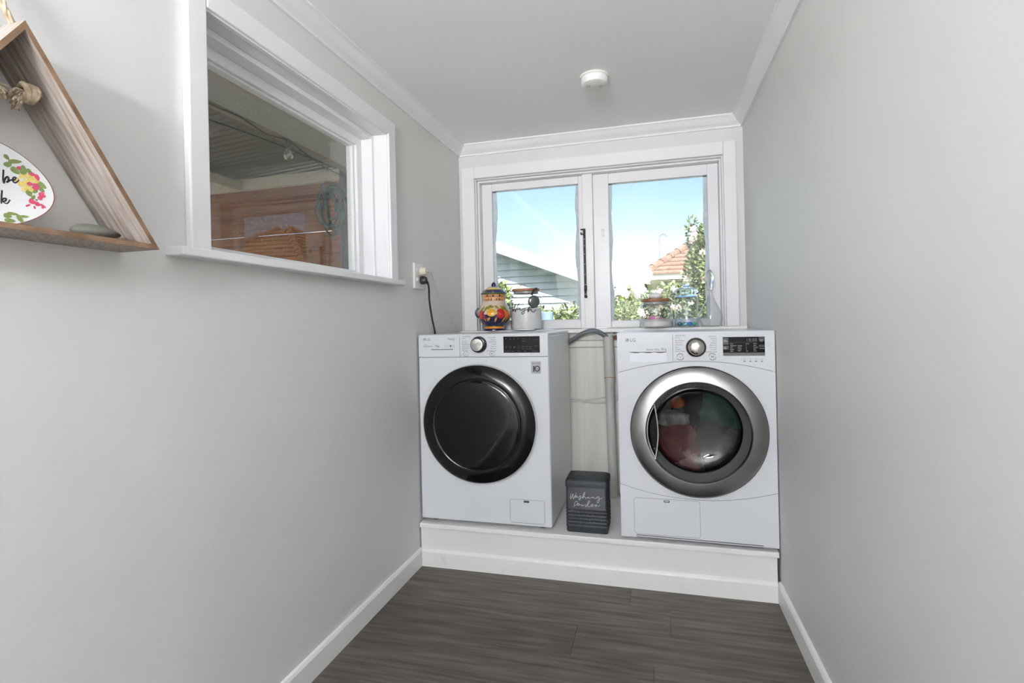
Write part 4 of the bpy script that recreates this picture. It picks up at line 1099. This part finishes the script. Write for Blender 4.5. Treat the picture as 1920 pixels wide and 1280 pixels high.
decal(.080, .090, .020, .026, (222, 124, 48), 'pear')
rg = random.Random(8)
for k in range(14): decal(-.060+rg.uniform(-.012, .012), .082+rg.uniform(-.024, .022), .0055, .0055, (146, 40, 92), 'grape', lift=.002)
for k in range(9): decal(.085+rg.uniform(-.012, .012), .075+rg.uniform(-.018, .016), .0055, .0055, (230, 112, 40), 'berry', lift=.002)
for i in range(13):
    decal(-.075+i*.0125, .187, .0075, .0022, (96, 40, 26), 'stroke', 'ell', 45, .0006); decal(-.078+i*.0125, .166, .0065, .0020, (96, 40, 26), 'stroke', 'ell', -50, .0006)
for x in (-.050, -.006, .044): decal(x, .190, .0055, .0055, (58, 16, 20), 'cherry')
for x in (-.042, -.018, .020, .044): decal(x, .170, .0055, .0055, (58, 16, 20), 'cherry')

# glass jar of washing powder
WX = .3795; WR = .0855
wj = thing('glass_jar', (WX, JY, SZ), 'tall clear jar of washing powder lettered Wash on the sill', 'jar')
op = [(.078,0),(.084,.004),(WR,.012),(WR,.175),(.083,.186),(.076,.194),(.069,.198),(.0685,.206),(.071,.208)]
s_ = MB(); s_.lathe([(r, Z(h)) for r, h in shell(op, .003)], 64, (WX, JY, 0)); s_.build('jar_body', M_JAR, wj, smooth=50)
s_ = MB(); N_ = 48; 
s_.lathe([(0, Z(.006)), (.079, Z(.006)), (.0815, Z(.013)), (.0818, Z(.112)), (.0810, Z(.116))], 64, (WX, JY, 0))
o = len(s_.v); prev = None
for ri in range(6, -1, -1):
    r = .081*ri/6; ring = []
    for k in range(64):
        a = 2*math.pi*k/64; x_, y_ = r*math.cos(a), r*math.sin(a)
        hh = .117 + .010*(x_/.081) + .006*noise.noise((x_*40, y_*40, 3)) + (.0 if ri < 6 else 0)
        ring.append(len(s_.v)); s_.v.append((WX+x_, JY+y_, Z(hh if ri < 6 else .116+.010*(x_/.081))))
    if prev:
        for k in range(64): s_.f.append([prev[k], prev[(k+1) % 64], ring[(k+1) % 64], ring[k]]); s_.mi.append(0)
    prev = ring
s_.build('washing_powder', M_POWDER, wj, smooth=60)['kind'] = 'stuff'
s_ = MB(); s_.lathe([(0, Z(.2085)), (.0725, Z(.2085)), (.0750, Z(.2105)), (.0750, Z(.2205)), (.0730, Z(.2225)), (0, Z(.2225))], 56, (WX, JY, 0)); ld = s_.build('lid', M_LIDW, wj, smooth=40)
s_ = MB(); s_.lathe([(.0655, Z(.196)), (.0665, Z(.200)), (.0665, Z(.2085))], 56, (WX, JY, 0)); s_.build('seal', mat('clear_grey_seal', (170, 172, 170), .4), ld, smooth=50)
P = [(WX-.012+.026*math.cos(a), JY-.01, Z(.2225)+.024*math.sin(a)) for a in [math.pi*k/14 for k in range(15)]]
s_ = MB(); s_.tube(P, .0017, 8); s_.build('wire_handle', M_CHROME, ld, smooth=60)
def on_jar(cx_, R, ua, va, sc, uc, vb, kx, kz, h0, turn):
    def f_(X, Y):
        u = ua + X/sc; v = va + Y/sc; x = (u-uc)*kx; x = max(-R*.98, min(R*.98, x))
        a = math.asin(x/R) + turn
        return (cx_+(R+.001)*math.sin(a), JY-(R+.001)*math.cos(a), SZ+h0+(vb-v)*kz)
    return f_
WASH = [[(180,440),(185,540),(165,620),(180,720),(215,600),(290,450),(260,600),(265,745),(310,660),(390,500),(462,400)],
        [(470,600),(430,570),(375,600),(360,650),(400,650),(465,600),(465,650),(520,695),(590,650),(690,590),(655,680),(650,770),(600,840),(545,830),(535,790),(620,720),(720,680),(790,690)],
        [(770,700),(860,560),(960,420),(970,400),(925,400),(860,560),(780,765),(850,690),(910,650),(920,690),(960,750),(1020,770),(1080,720),(1125,690)]]
strokes(wj, 'script_lettering', WASH, on_jar(WX, WR, 955, 550, 21.33, 989, 618, .00276, .00285, .004, .235), .0019, M_INKK)
# steel scoop hooked over the rim of the jar
sc_ = thing('scoop', (WX+.058, JY-.076, Z(.12)), 'round steel scoop hanging on the front of the Wash jar', 'scoop')
scx, scy, scz = WX+.060, JY-.076, Z(.1500)
s_ = MB(); s_.lathe([(.0330, 0), (.0330, -.004), (.030, -.009), (.020, -.013), (0, -.014)], 36, (0, 0, 0), 'y')
rt = Matrix.Translation((scx, scy, scz)) @ Matrix.Rotation(math.radians(36), 4, 'Z') @ Matrix.Rotation(math.radians(6), 4, 'X')
s2 = MB(); s2.add([tuple(rt @ Vector(p)) for p in s_.v], s_.f); s2.lathe([(.0302, scy+.0005),(.0302, scy-.0005)], 3) if False else None
s2.build('scoop_bowl', M_SCOOP, sc_, smooth=50)
P = spline([(scx+.012, scy+.016, Z(.2130)), (scx+.017, scy-.002, Z(.2180)), (scx+.006, scy-.004, Z(.214)), (scx-.004, scy-.002, Z(.200)), (scx-.010, scy+.000, Z(.184))], 7)
s_ = MB(); s_.tube(P, [.0055]*len(P), 8); s_.build('scoop_handle', mat('dark_scoop_handle', (62, 62, 64), .4, metal=.6), sc_, smooth=60)

# low glass jar of soaking powder
KX = 1.0600; KR = .0840
kj = thing('glass_jar', (KX, JY, SZ), 'squat clear jar with wooden lid lettered Soak on the sill', 'jar')
op = [(.076,0),(.0825,.004),(KR,.012),(KR,.098),(.081,.108),(.074,.115),(.066,.119),(.0655,.128),(.068,.130)]
s_ = MB(); s_.lathe([(r, Z(h)) for r, h in shell(op, .003)], 64, (KX, JY, 0)); s_.build('jar_body', M_JAR, kj, smooth=50)
s_ = MB(); s_.lathe([(0, Z(.006)), (.077, Z(.006)), (.0800, Z(.013)), (.0803, Z(.030))], 64, (KX, JY, 0)); prev = None
for ri in range(8, -1, -1):
    r = .0803*ri/8; ring = []
    for k in range(64):
        a = 2*math.pi*k/64; x_, y_ = r*math.cos(a), r*math.sin(a)
        hh = .030 + .022*(1-(r/.0803)**1.3) + .004*noise.noise((x_*35, y_*35, 9))*(ri < 8)
        ring.append(len(s_.v)); s_.v.append((KX+x_, JY+y_, Z(hh)))
    if prev:
        for k in range(64): s_.f.append([prev[k], prev[(k+1) % 64], ring[(k+1) % 64], ring[k]]); s_.mi.append(0)
    prev = ring
s_.build('soaking_powder', M_POWDER, kj, smooth=60)['kind'] = 'stuff'
s_ = MB(); s_.lathe([(0, Z(.1305)), (.0680, Z(.1305)), (.0700, Z(.1325)), (.0700, Z(.1435)), (.0680, Z(.1455)), (0, Z(.1455))], 56, (KX, JY, 0)); ld = s_.build('lid', M_LIDW, kj, smooth=40)
s_ = MB(); s_.lathe([(.0625, Z(.118)), (.0635, Z(.122)), (.0635, Z(.1305))], 56, (KX, JY, 0)); s_.build('seal', MATS['clear_grey_seal'], ld, smooth=50)
# bumpy white knob on the lid
bm = bmesh.new(); bmesh.ops.create_icosphere(bm, subdivisions=4, radius=1)
for v in bm.verts:
    nn = v.co.normalized(); d = 1 + .10*abs(noise.noise(nn*4.2)) + .03*noise.noise(nn*11)
    v.co = Vector((nn.x*.033*d, nn.y*.026*d, .0165+nn.z*.0165*d))
me = bpy.data.meshes.new('lid_knob'); bm.to_mesh(me); bm.free(); me.materials.append(mat('white_lid_knob', (244, 242, 240), .6))
me.polygons.foreach_set('use_smooth', [True]*len(me.polygons))
link('lid_knob', me, ld, (KX, JY, Z(.1450)))['label'] = 'lumpy white knob'
SOAK = [[(335,855),(322,832),(292,850),(273,890),(300,925),(305,955),(280,990),(258,985),(258,965),(300,935),(335,905),(360,892)],
        [(348,892),(326,915),(336,940),(360,928),(360,905),(346,893),(385,918),(412,905),(440,900),(415,907),(400,930),(415,945),(450,908),(455,940),(485,950),(525,935)],
        [(530,978),(562,900),(602,835),(598,826),(576,870),(540,955),(528,982)],
        [(542,935),(575,905),(590,912),(585,930),(558,940),(575,975),(605,985),(632,965),(656,935)]]
strokes(kj, 'script_lettering', SOAK, on_jar(KX, KR, 1180, 490, 9.142, 1230, 616, .00258, .00270, -.001, 0.0), .0018, M_INKK)
sp_ = thing('plastic_scoop', (KX, JY-.02, Z(.05)), 'pink plastic scoop half buried in the Soak jar', 'scoop')
s_ = MB(); s_.bbox(-.010, .050, -.005, .005, -.002, .002, .0015, 1, mtx=Matrix.Translation((KX-.002, JY-.030, Z(.0515))) @ Matrix.Rotation(math.radians(14), 4, 'Y')); s_.build('scoop_handle', M_PINK, sp_)
s_ = MB(); s_.lathe([(.018, -.012), (.020, .008), (.0185, .008), (.017, -.010), (0, -.010)], 24, (KX-.018, JY-.026, Z(.050))); s_.build('scoop_bowl', M_PINK, sp_, smooth=50)

# tall glass canister with blue pods
CX = 1.2090; CR = .0580
cj = thing('glass_canister', (CX, JY, SZ), 'clear glass canister with domed glass lid holding blue pods', 'jar')
op = [(.058,0),(.0605,.003),(.0605,.008),(.0575,.012),(CR,.020),(CR,.148),(.0595,.152)]
s_ = MB(); s_.lathe([(r, Z(h)) for r, h in shell(op, .003)], 56, (CX, JY, 0)); s_.build('canister_body', M_JARB, cj, smooth=50)
op = [(.0550,.150),(.0560,.158),(.0610,.164),(.0625,.172),(.0615,.178),(.0560,.186),(.0440,.193),(.0260,.198),(.0140,.200)]
s_ = MB(); s_.lathe([(0, Z(.150))] + [(r, Z(h)) for r, h in op] + [(0, Z(.2005))], 56, (CX, JY, 0)); cl = s_.build('lid', M_JARSB, cj, smooth=50)
s_ = MB(); s_.lathe([(0, Z(.2008)), (.010, Z(.2008)), (.0150, Z(.206)), (.0185, Z(.214)), (.0170, Z(.223)), (.0100, Z(.229)), (0, Z(.230))], 32, (CX, JY, 0)); s_.build('lid_knob', M_JARS, cl, smooth=60)
for i, (dx, dyy, rgb, lb) in enumerate(((-.034, -.012, (24, 96, 130), 'dark blue'), (-.010, -.026, (40, 168, 168), 'teal'), (.014, -.020, (28, 110, 210), 'bright blue'), (.036, -.006, (48, 176, 150), 'green'), (.0, .022, (60, 150, 220), 'light blue'))):
    bm = bmesh.new(); bmesh.ops.create_icosphere(bm, subdivisions=3, radius=1)
    for v in bm.verts: v.co = Vector((math.copysign(abs(v.co.x)**.7, v.co.x)*.0130, math.copysign(abs(v.co.y)**.7, v.co.y)*.0105, .0090+v.co.z*.0090*(1+.1*noise.noise(v.co*3))))
    me = bpy.data.meshes.new('laundry_pod'); bm.to_mesh(me); bm.free(); me.materials.append(mat('pod_%d' % i, rgb, .2, spec=.6))
    me.polygons.foreach_set('use_smooth', [True]*len(me.polygons))
    tag(link('laundry_pod', me, None, (CX+dx, JY+dyy, Z(.0062))), '%s laundry pod in the glass canister' % lb, 'pod', 'laundry pods in the canister')

# decanter
DX = 1.3235
dc = thing('decanter', (DX, JY, SZ), 'clear glass decanter with pointed stopper beside the window frame', 'decanter')
op = [(.044,0),(.045,.003),(.0445,.010),(.0480,.016),(.0560,.030),(.0575,.044),(.0560,.058),(.0500,.076),(.0400,.096),(.0280,.118),(.0190,.138),(.0145,.158),(.0130,.175),(.0140,.186),(.0185,.196),(.0260,.2005),(.0270,.2025)]
s_ = MB(); s_.lathe([(r, Z(h)) for r, h in shell(op, .0030)], 56, (DX, JY, 0)); s_.build('decanter_body', M_JAR, dc, smooth=60)
s_ = MB(); s_.lathe([(0, Z(.182)), (.0095, Z(.182)), (.0105, Z(.196)), (.0120, Z(.2030)), (.0110, Z(.208)), (.0165, Z(.222)), (.0195, Z(.238)), (.0175, Z(.256)), (.0110, Z(.272)), (.004, Z(.282)), (0, Z(.284))], 32, (DX, JY, 0)); s_.build('stopper', M_JARS, dc, smooth=60)
# ------------------------------------------------------------------ outside the back window
GZ = -.45
tag(MB().box(-30, 40, -12, 45, GZ-.1, GZ).build('ground', mat('lawn', (120, 128, 84), .9, rgb2=(92, 98, 62), vscale=3)), 'grassy yard around the house', 'ground', kind=S)
M_WBOARD = mat('sage_weatherboard', (198, 212, 220), .6, var=.12, vscale=5, rand=.04, stretch=(1, 1, 6))
M_BARGE = mat('white_barge_paint', (232, 228, 222), .5, rgb2=(214, 170, 140), vscale=5, stretch=(1, 1, 7), contrast=(.2, .34))
M_ROOFM = mat('white_metal_roof', (222, 220, 214), .4, var=.1, vscale=3)
sh = thing('garden_shed', (-2.2, 6.5, GZ), 'sage green weatherboard shed with pale sloping roof edge', 'shed')
SY = 5.0; sl = .39; zbar = lambda x: 2.176-sl*(x+1.27)     # underside of the barge board
RX = -3.2; EX = .72
MB().prism([(RX-3.6, GZ), (EX-.15, GZ), (EX-.15, zbar(EX-.15)), (RX, zbar(RX)), (RX-3.6, zbar(RX)-sl*3.6)], YM, SY+.02, SY+3.2).build('wall_core', M_WBOARD, sh)
z = .55; k = 0
while z < zbar(RX)-.05:
    zt_ = z+.104
    xa = RX - (zbar(RX)-z)/sl; xb = -1.27 + (2.176-z)/sl; xb = min(xb, EX-.15); xa = max(xa, RX-3.6)
    xb2 = min(-1.27 + (2.176-zt_)/sl, EX-.15); xa2 = max(RX - (zbar(RX)-zt_)/sl, RX-3.6)
    s_ = MB(); s_.add([(xa, SY-.018, z), (xb, SY-.018, z), (xb2, SY+.004, zt_), (xa2, SY+.004, zt_), (xa, SY+.02, z), (xb, SY+.02, z), (xb2, SY+.02, zt_), (xa2, SY+.02, zt_)],
        [(0,1,2,3),(4,7,6,5),(0,4,5,1),(1,5,6,2),(2,6,7,3),(3,7,4,0)]); s_.build('weatherboard', M_WBOARD, sh); z = zt_; k += 1
SB = SY-.26
for sg in (1, -1):
    f_ = (lambda x: x) if sg == 1 else (lambda x: 2*RX-x)
    MB().prism([(f_(RX), zbar(RX)), (f_(EX), zbar(EX)), (f_(EX), zbar(EX)+.165), (f_(RX), zbar(RX)+.165)], YM, SB-.025, SB).build('barge_board', M_BARGE, sh)
    MB().prism([(f_(RX), zbar(RX)+.09), (f_(EX), zbar(EX)+.09), (f_(EX), zbar(EX)+.16), (f_(RX), zbar(RX)+.16)], YM, SB, SY+3.4).build('roof_sheet', M_ROOFM, sh)

# tiled houses
M_TILE = mat('terracotta_tile', (136, 106, 90), .8, rgb2=(108, 82, 68), vscale=9, rand=.08)
M_FASC = mat('white_fascia', (236, 236, 232), .5)
M_BRICK = mat('grey_render', (132, 126, 114), .9, var=.15, vscale=12)
def tiled_house(ox, oy, w_, d_, label, ze=2.33):
    t = thing('tiled_house', (ox+w_/2, oy+d_/2, GZ), label, 'house', 'tiled houses beyond the yard')
    p = math.tan(math.radians(35)); hd = d_/2; zr = ze+hd*p
    MB().box(ox+.45, ox+w_-.45, oy+.45, oy+d_-.45, GZ, ze-.16).build('house_wall', M_BRICK, t)
    MB().box(ox, ox+w_, oy, oy+d_, ze-.17, ze-.155).build('soffit', M_FASC, t)
    for b_ in ((ox, ox+w_, oy, oy+.03), (ox, ox+w_, oy+d_-.03, oy+d_), (ox, ox+.03, oy, oy+d_), (ox+w_-.03, ox+w_, oy, oy+d_)):
        MB().box(b_[0], b_[1], b_[2], b_[3], ze-.17, ze+.01).build('fascia', M_FASC, t)
    # stepped courses of tiles: each course a frame-shaped step on every slope
    nC = 14; st_ = hd/nC
    for i in range(nC):
        a, b = i*st_-.06, (i+1)*st_+.02
        za, zc = ze + i*st_*p + .03, ze + (i+1)*st_*p + .005
        for fc in range(4):
            if fc == 0: q = [(ox+a, oy+a), (ox+w_-a, oy+a), (ox+w_-b, oy+b), (ox+b, oy+b)]
            if fc == 1: q = [(ox+a, oy+d_-a), (ox+a, oy+a), (ox+b, oy+b), (ox+b, oy+d_-b)]
            if fc == 2: q = [(ox+w_-a, oy+a), (ox+w_-a, oy+d_-a), (ox+w_-b, oy+d_-b), (ox+w_-b, oy+b)]
            if fc == 3: q = [(ox+w_-a, oy+d_-a), (ox+a, oy+d_-a), (ox+b, oy+d_-b), (ox+w_-b, oy+d_-b)]
            V = [(*q[0], za), (*q[1], za), (*q[2], zc), (*q[3], zc)]; V += [(x, y, z_-.04) for x, y, z_ in V]
            s_ = MB(); s_.add(V, [(0,1,2,3),(4,7,6,5),(0,4,5,1),(1,5,6,2),(2,6,7,3),(3,7,4,0)])
            s_.build('tile_course', M_TILE, t, loc=(V[0][0], V[0][1], V[0][2]))
    cap = None
    def caps(p0, p1):
        nonlocal cap
        p0, p1 = Vector(p0), Vector(p1); L_ = (p1-p0).length; n_ = int(L_/.36); dr_ = (p1-p0).normalized()
        for k in range(n_):
            c0 = p0 + dr_*(k*.36)
            s_ = MB(); s_.tube([c0 - dr_*.02, c0 + dr_*.36], [.125, .10], 10); s_.build('ridge_cap', M_TILE, t, loc=tuple(c0))
    A_ = (ox+hd, oy+hd, zr+.02); B_ = (ox+w_-hd, oy+hd, zr+.02)
    caps((ox, oy, ze+.02), A_); caps((ox, oy+d_, ze+.02), A_); caps((ox+w_, oy, ze+.02), B_); caps(A_, B_)
tiled_house(.80, 12.0, 5.2, 5.0, 'pale terracotta tiled house behind the camellia tree')
tiled_house(6.18, 7.72, 6.2, 6.0, 'terracotta tiled house mirrored in the carport window glass', 1.95)
pp = thing('vent_pole', (1.27, 17.6, GZ), 'thin grey pole with hooked top rising behind the yard', 'pole')
s_ = MB(); s_.tube([(1.27, 17.6, GZ), (1.27, 17.6, 4.13)], .024, 10); s_.build('pole', mat('galvanised_pole', (120, 128, 134), .5), pp, smooth=50)
P = [(1.27+.13-.13*math.cos(a), 17.6, 4.13+.13*math.sin(a)) for a in [math.pi*k/12 for k in range(13)]]
s_ = MB(); s_.tube(P, .024, 10); s_.build('hook', MATS['galvanised_pole'], pp, smooth=50)

# planting
M_LEAF = [mat('leaf_green_%d' % i, c, .45, var=.3, vscale=30, spec=.5) for i, c in enumerate(((92, 112, 58), (128, 148, 80), (60, 80, 44), (172, 182, 126)))]
M_BARK = mat('grey_bark', (134, 124, 108), .9, var=.3, vscale=30)
M_BLOOM = mat('pale_pink_bloom', (244, 228, 224), .6, rgb2=(238, 208, 204), vscale=40)
bloom_mesh = None
def bloom(parent, c, r):
    global bloom_mesh
    if bloom_mesh is None:
        s_ = MB()
        for lay, (n_, rr, tilt) in enumerate(((6, 1.0, .25), (5, .72, .6), (4, .42, 1.0))):
            for k in range(n_):
                a = 2*math.pi*k/n_ + lay*.5; d = Vector((math.cos(a), 0, math.sin(a))); sd_ = Vector((-math.sin(a), 0, math.cos(a)))
                y_ = -tilt*.45
                s_.add([Vector((0, -.05*lay, 0)), d*rr*.5+sd_*rr*.38+Vector((0, y_*.5, 0)), d*rr+Vector((0, y_, 0)), d*rr*.5-sd_*rr*.38+Vector((0, y_*.5, 0))], [(0,1,2,3)])
        o = s_.build('bloom', M_BLOOM, parent, loc=(0,0,0)); bloom_mesh = o.data
        o.location = Vector(c)-Vector(WLOC[parent.name])
    else: o = link('bloom', bloom_mesh, parent, c)
    o.scale = (r, r, r); o.rotation_euler = (random.uniform(-.5, .5), random.uniform(0, 6), random.uniform(-.6, .6))
def plant(name, label, cat, base, blobs, nleaf, leaf, seed, blooms=0, palette=(0,1,2,3), stems=3):
    t = thing(name, base, label, cat); rg = random.Random(seed); random.seed(seed)
    tot = sum(b[3]*b[4]*b[5] for b in blobs); s_ = MB(); st_ = MB(); tips = []
    b0 = Vector(base)
    for b in blobs:
        c = Vector(b[:3]); st_.tube(spline([tuple(b0 + Vector((rg.uniform(-.06, .06), rg.uniform(-.06, .06), 0))), tuple(b0.lerp(c, .5)+Vector((rg.uniform(-.1, .1), rg.uniform(-.1, .1), 0))), tuple(c+Vector((0, 0, b[5]*.5)))], 5), [.022-.0012*i for i in range(11)], 6)
        nb = max(4, int(nleaf*b[3]*b[4]*b[5]/tot))
        for i in range(nb):
            d = Vector((rg.gauss(0, 1), rg.gauss(0, 1), rg.gauss(0, 1))).normalized()*(rg.random()**.42)
            p = c + Vector((d.x*b[3], d.y*b[4], d.z*b[5]))
            L_ = leaf*rg.uniform(.7, 1.25); ax = (d*.8+Vector((rg.uniform(-1, 1), rg.uniform(-1, 1), rg.uniform(-.4, 1.2)))).normalized()
            sdv = ax.cross(Vector((rg.uniform(-1, 1), rg.uniform(-1, 1), rg.uniform(-1, 1)))).normalized()*L_*.26; nv = ax.cross(sdv).normalized()*L_*.08
            s_.add([p, p+ax*L_*.45+sdv+nv, p+ax*L_, p+ax*L_*.45-sdv+nv], [(0,1,2),(0,2,3)], palette[rg.randrange(len(palette))])
    st_.build('branches', M_BARK, t, smooth=60)
    s_.build('foliage', M_LEAF, t, fix=False)['kind'] = 'stuff'
    for i in range(blooms):
        b = blobs[rg.randrange(len(blobs))]; a = rg.uniform(0, 6.28); q = rg.uniform(.2, .95)
        bloom(t, (b[0]+b[3]*q*math.cos(a), b[1]-b[4]*rg.uniform(.6, 1.0)*math.sqrt(max(.05, 1-q*q)), b[2]+b[5]*q*math.sin(a)), rg.uniform(.032, .052))
plant('camellia_tree', 'tall camellia tree with pale blooms at the right of the window', 'tree', (1.55, 3.2, GZ),
      [(1.52,3.1,1.15,.34,.30,.38),(1.62,3.1,1.55,.27,.26,.32),(1.60,3.1,1.85,.20,.2,.24),(1.44,3.05,2.03,.055,.08,.14),(1.20,3.1,1.28,.20,.2,.20),(1.02,3.1,1.20,.16,.16,.20),(1.9,3.2,1.6,.35,.3,.6)], 20000, .047, 5, 46)
plant('camellia_bush', 'small camellia bush seen beside the Soak jar', 'bush', (.76, 2.8, GZ),
      [(.74,2.8,1.10,.16,.16,.24),(.78,2.8,.8,.25,.22,.3),(.64,2.8,1.36,.035,.05,.13),(.80,2.8,1.36,.03,.05,.08),(.86,2.8,1.2,.06,.08,.10)], 4200, .042, 6, 7, (1,3,0,1))
plant('shrub', 'leafy green shrub behind the painted ceramic jar', 'shrub', (-.62, 2.9, GZ),
      [(-.62,2.9,1.30,.12,.14,.24),(-.66,2.9,1.0,.22,.2,.32),(-.55,2.9,1.42,.06,.08,.10)], 2000, .064, 7, 0, (1,3,0,2))
plant('shrub', 'low leafy shrub between the Wash jar and the mullion', 'shrub', (.15, 2.9, GZ),
      [(.18,2.9,1.12,.13,.12,.16),(.0,2.95,1.08,.16,.12,.14),(-.16,2.9,1.12,.10,.12,.14),(.05,2.95,.8,.34,.2,.3)], 3000, .062, 8, 0, (1,3,0,2))
tb = thing('planter_tub', (-.03, 2.60, .9), 'pale blue planter tub among the shrubs outside', 'planter')
s_ = MB(); s_.lathe([(0, .86), (.055, .86), (.066, 1.18), (.068, 1.185), (.068, 1.20), (.062, 1.20), (.058, 1.15), (0, 1.15)], 24, (-.03, 2.60, 0)); s_.build('tub', mat('blue_grey_tub', (142, 166, 204), .5), tb, smooth=40)
s_ = MB(); s_.bbox(-.10, .04, 2.52, 2.68, .80, .86, .004)
for x in (-.085, .025):
    for y in (2.54, 2.66): s_.bbox(x-.012, x+.012, y-.012, y+.012, GZ, .80, .002)
s_.build('stand', M_BARK, tb)

# ------------------------------------------------------------------ carport outside the left window
tag(MB().bbox(-7.5, -.16, -11.5, 1.38, GZ, GZ+.02, .004).build('driveway', mat('weathered_concrete', (138, 134, 128), .9, var=.1, vscale=4)), 'weathered concrete driveway added to bounce sun into the carport', 'driveway', kind=S)  # slab added to bounce sunlight up under the carport roof
M_PINE = mat('pine_board', (156, 102, 54), .65, rgb2=(116, 68, 34), vscale=5, stretch=(.7, 1, 9), contrast=(.3, .7), rand=.10, detail=8)
M_BEAM = mat('painted_beam', (136, 126, 110), .6, var=.1, vscale=5)
M_IRON = mat('corrugated_iron', (104, 100, 94), .5, var=.2, vscale=4)
cpk = thing('carport', (-1.9, -1.0, GZ), 'open carport with pine board wall and corrugated roof beyond the left window', 'carport', kind=S)
zz_ = [GZ + .012]
bz = 1.965
zs_ = []
z = bz
while z > GZ: zs_.append((max(z-.205, GZ), z)); z -= .2055
zs_.append((bz+.006, bz+.215)); zs_.append((bz+.2165, bz+.50))
for a, b in zs_: MB().bbox(-3.9, -.9, 1.40, 1.425, a, b, .003, 1).build('pine_board', M_PINE, cpk, loc=(-2, 1.41, a))
for x in (-3.85, -2.69, -1.3): MB().bbox(x-.045, x+.045, 1.426, 1.516, GZ, 2.40, .004).build('post', M_BEAM, cpk)
MB().bbox(-3.9, -.9, 1.33, 1.395, 2.402, 2.50, .004).build('wall_plate', mat('pale_plate_paint', (206, 200, 188), .6), cpk)
MB().bbox(-2.75, -2.66, -3.4, 1.33, 2.385, 2.47, .004).build('side_beam', MATS['pale_plate_paint'], cpk)
MB().bbox(-1.06, -.985, -3.4, 1.33, 2.195, 2.44, .004).build('main_beam', M_BEAM, cpk)
for y in (-3.3,):
    MB().bbox(-2.75, -2.66, y-.05, y+.05, GZ, 2.385, .004).build('post', M_BEAM, cpk); MB().bbox(-1.06, -.985, y-.04, y+.04, GZ, 2.195, .004).build('post', M_BEAM, cpk)
rz = lambda x: 2.505 + .07*(x+2.69)
s_ = MB(); Nn = 64*6
for i in range(Nn+1):
    y = -3.5 + 5.1*i/Nn; c = .009*math.sin(i/6*2*math.pi)
    for x in (-3.95, -2.7, -1.4, -.16): s_.v.append((x, y, rz(x)+c+.012))
for i in range(Nn):
    for k in range(3): s_.f.append([i*4+k, i*4+k+1, i*4+5+k, i*4+4+k]); s_.mi.append(0)
o = s_.build('roof_sheet', M_IRON, cpk, smooth=60); md = o.modifiers.new('thickness', 'SOLIDIFY'); md.thickness = .0012
for y in (-2.2,): MB().bbox(-3.9, -.2, y-.03, y+.03, 0, .05, .003, 1).build('purlin', M_BEAM, cpk)
for o in [c for c in cpk.children if c.name.startswith('purlin')]:
    for v in o.data.vertices: v.co.z += rz(v.co.x+WLOC[cpk.name][0]) - .055
# string light
sl_ = thing('string_light', (-1.0, -.2, 2.2), 'clear bulb on a black string light cable in the carport', 'string light')
BP = spline([(-.98, -1.9, 2.17), (-1.0, -1.1, 2.20), (-1.0, -.76, 2.185), (-1.0, -.54, 2.190), (-1.0, -.3457, 2.170), (-1.0, -.167, 2.190), (-1.0, .03, 2.158), (-1.02, .25, 2.142), (-1.08, .57, 2.17)], 8)
s_ = MB(); s_.tube(BP, .0045, 8); s_.build('cable', M_PLUG, sl_, smooth=60)
s_ = MB(); s_.lathe([(.0, .020), (.011, .016), (.014, -.004), (.014, -.030), (.012, -.034)], 16, (-1.0, -.167, 2.182), capb=True); s_.build('socket', M_PLUG, sl_, smooth=40)
s_ = MB(); s_.lathe([(.011, -.034), (.013, -.044), (.024, -.066), (.027, -.082), (.022, -.098), (.010, -.106), (0, -.108)], 24, (-1.0, -.167, 2.182)); s_.build('bulb', clear_glass('bulb_glass', (.9, .86, .76), 4.0), sl_, smooth=60)
s_ = MB(); s_.tube([(-1.004, -.167, 2.145), (-1.008, -.167, 2.11), (-.998, -.170, 2.085), (-.992, -.167, 2.11), (-.996, -.165, 2.145)], .0012, 5); s_.build('filament', M_SCOOP, sl_)
# downpipe with a coil of hose and wire hung on it
dpi = thing('downpipe', (-1.13, .62, GZ), 'dark grey downpipe standing in the carport', 'pipe')
s_ = MB(); s_.tube([(-1.13, .62, GZ), (-1.13, .62, 2.275)], .034, 20); s_.build('pipe_run', mat('dark_grey_pipe', (78, 80, 82), .5), dpi, smooth=50)
MB().bbox(-1.175, -1.085, .575, .60, 2.00, 2.03, .003).build('bracket', M_STAY, dpi)
hs_ = thing('garden_hose', (-1.16, .54, 1.85), 'tangled green hose coil hung on the dark downpipe', 'hose')
rg = random.Random(2)
for k in range(9):
    rx_, rz_ = rg.uniform(.06, .10), rg.uniform(.11, .18); cx_, cz_ = -1.195+rg.uniform(-.03, .03), 1.955+rg.uniform(-.03, .03)
    P = [(cx_+rx_*math.cos(a)+.03*math.sin(a*.5+k), .545+.02*math.sin(a*2+k)+rg.uniform(-.004, .004), cz_+rz_*math.sin(a)-.35*rx_*math.cos(a)) for a in [2*math.pi*i/28 for i in range(29)]]
    s_ = MB(); s_.tube(P, .0075, 7); s_.build('hose_loop', mat('green_hose', (64, 88, 78), .5), hs_, smooth=60)
P = spline([(-1.9, -1.6, 2.50), (-1.8, -.4, 2.47), (-1.7, .5, 2.49), (-1.65, 1.32, 2.50)], 8)
s_ = MB(); s_.tube(P, .006, 8); tag(s_.build('roof_cable', M_PLUG, smooth=60), 'thin dark cable slung under the carport roof sheet', 'cable')
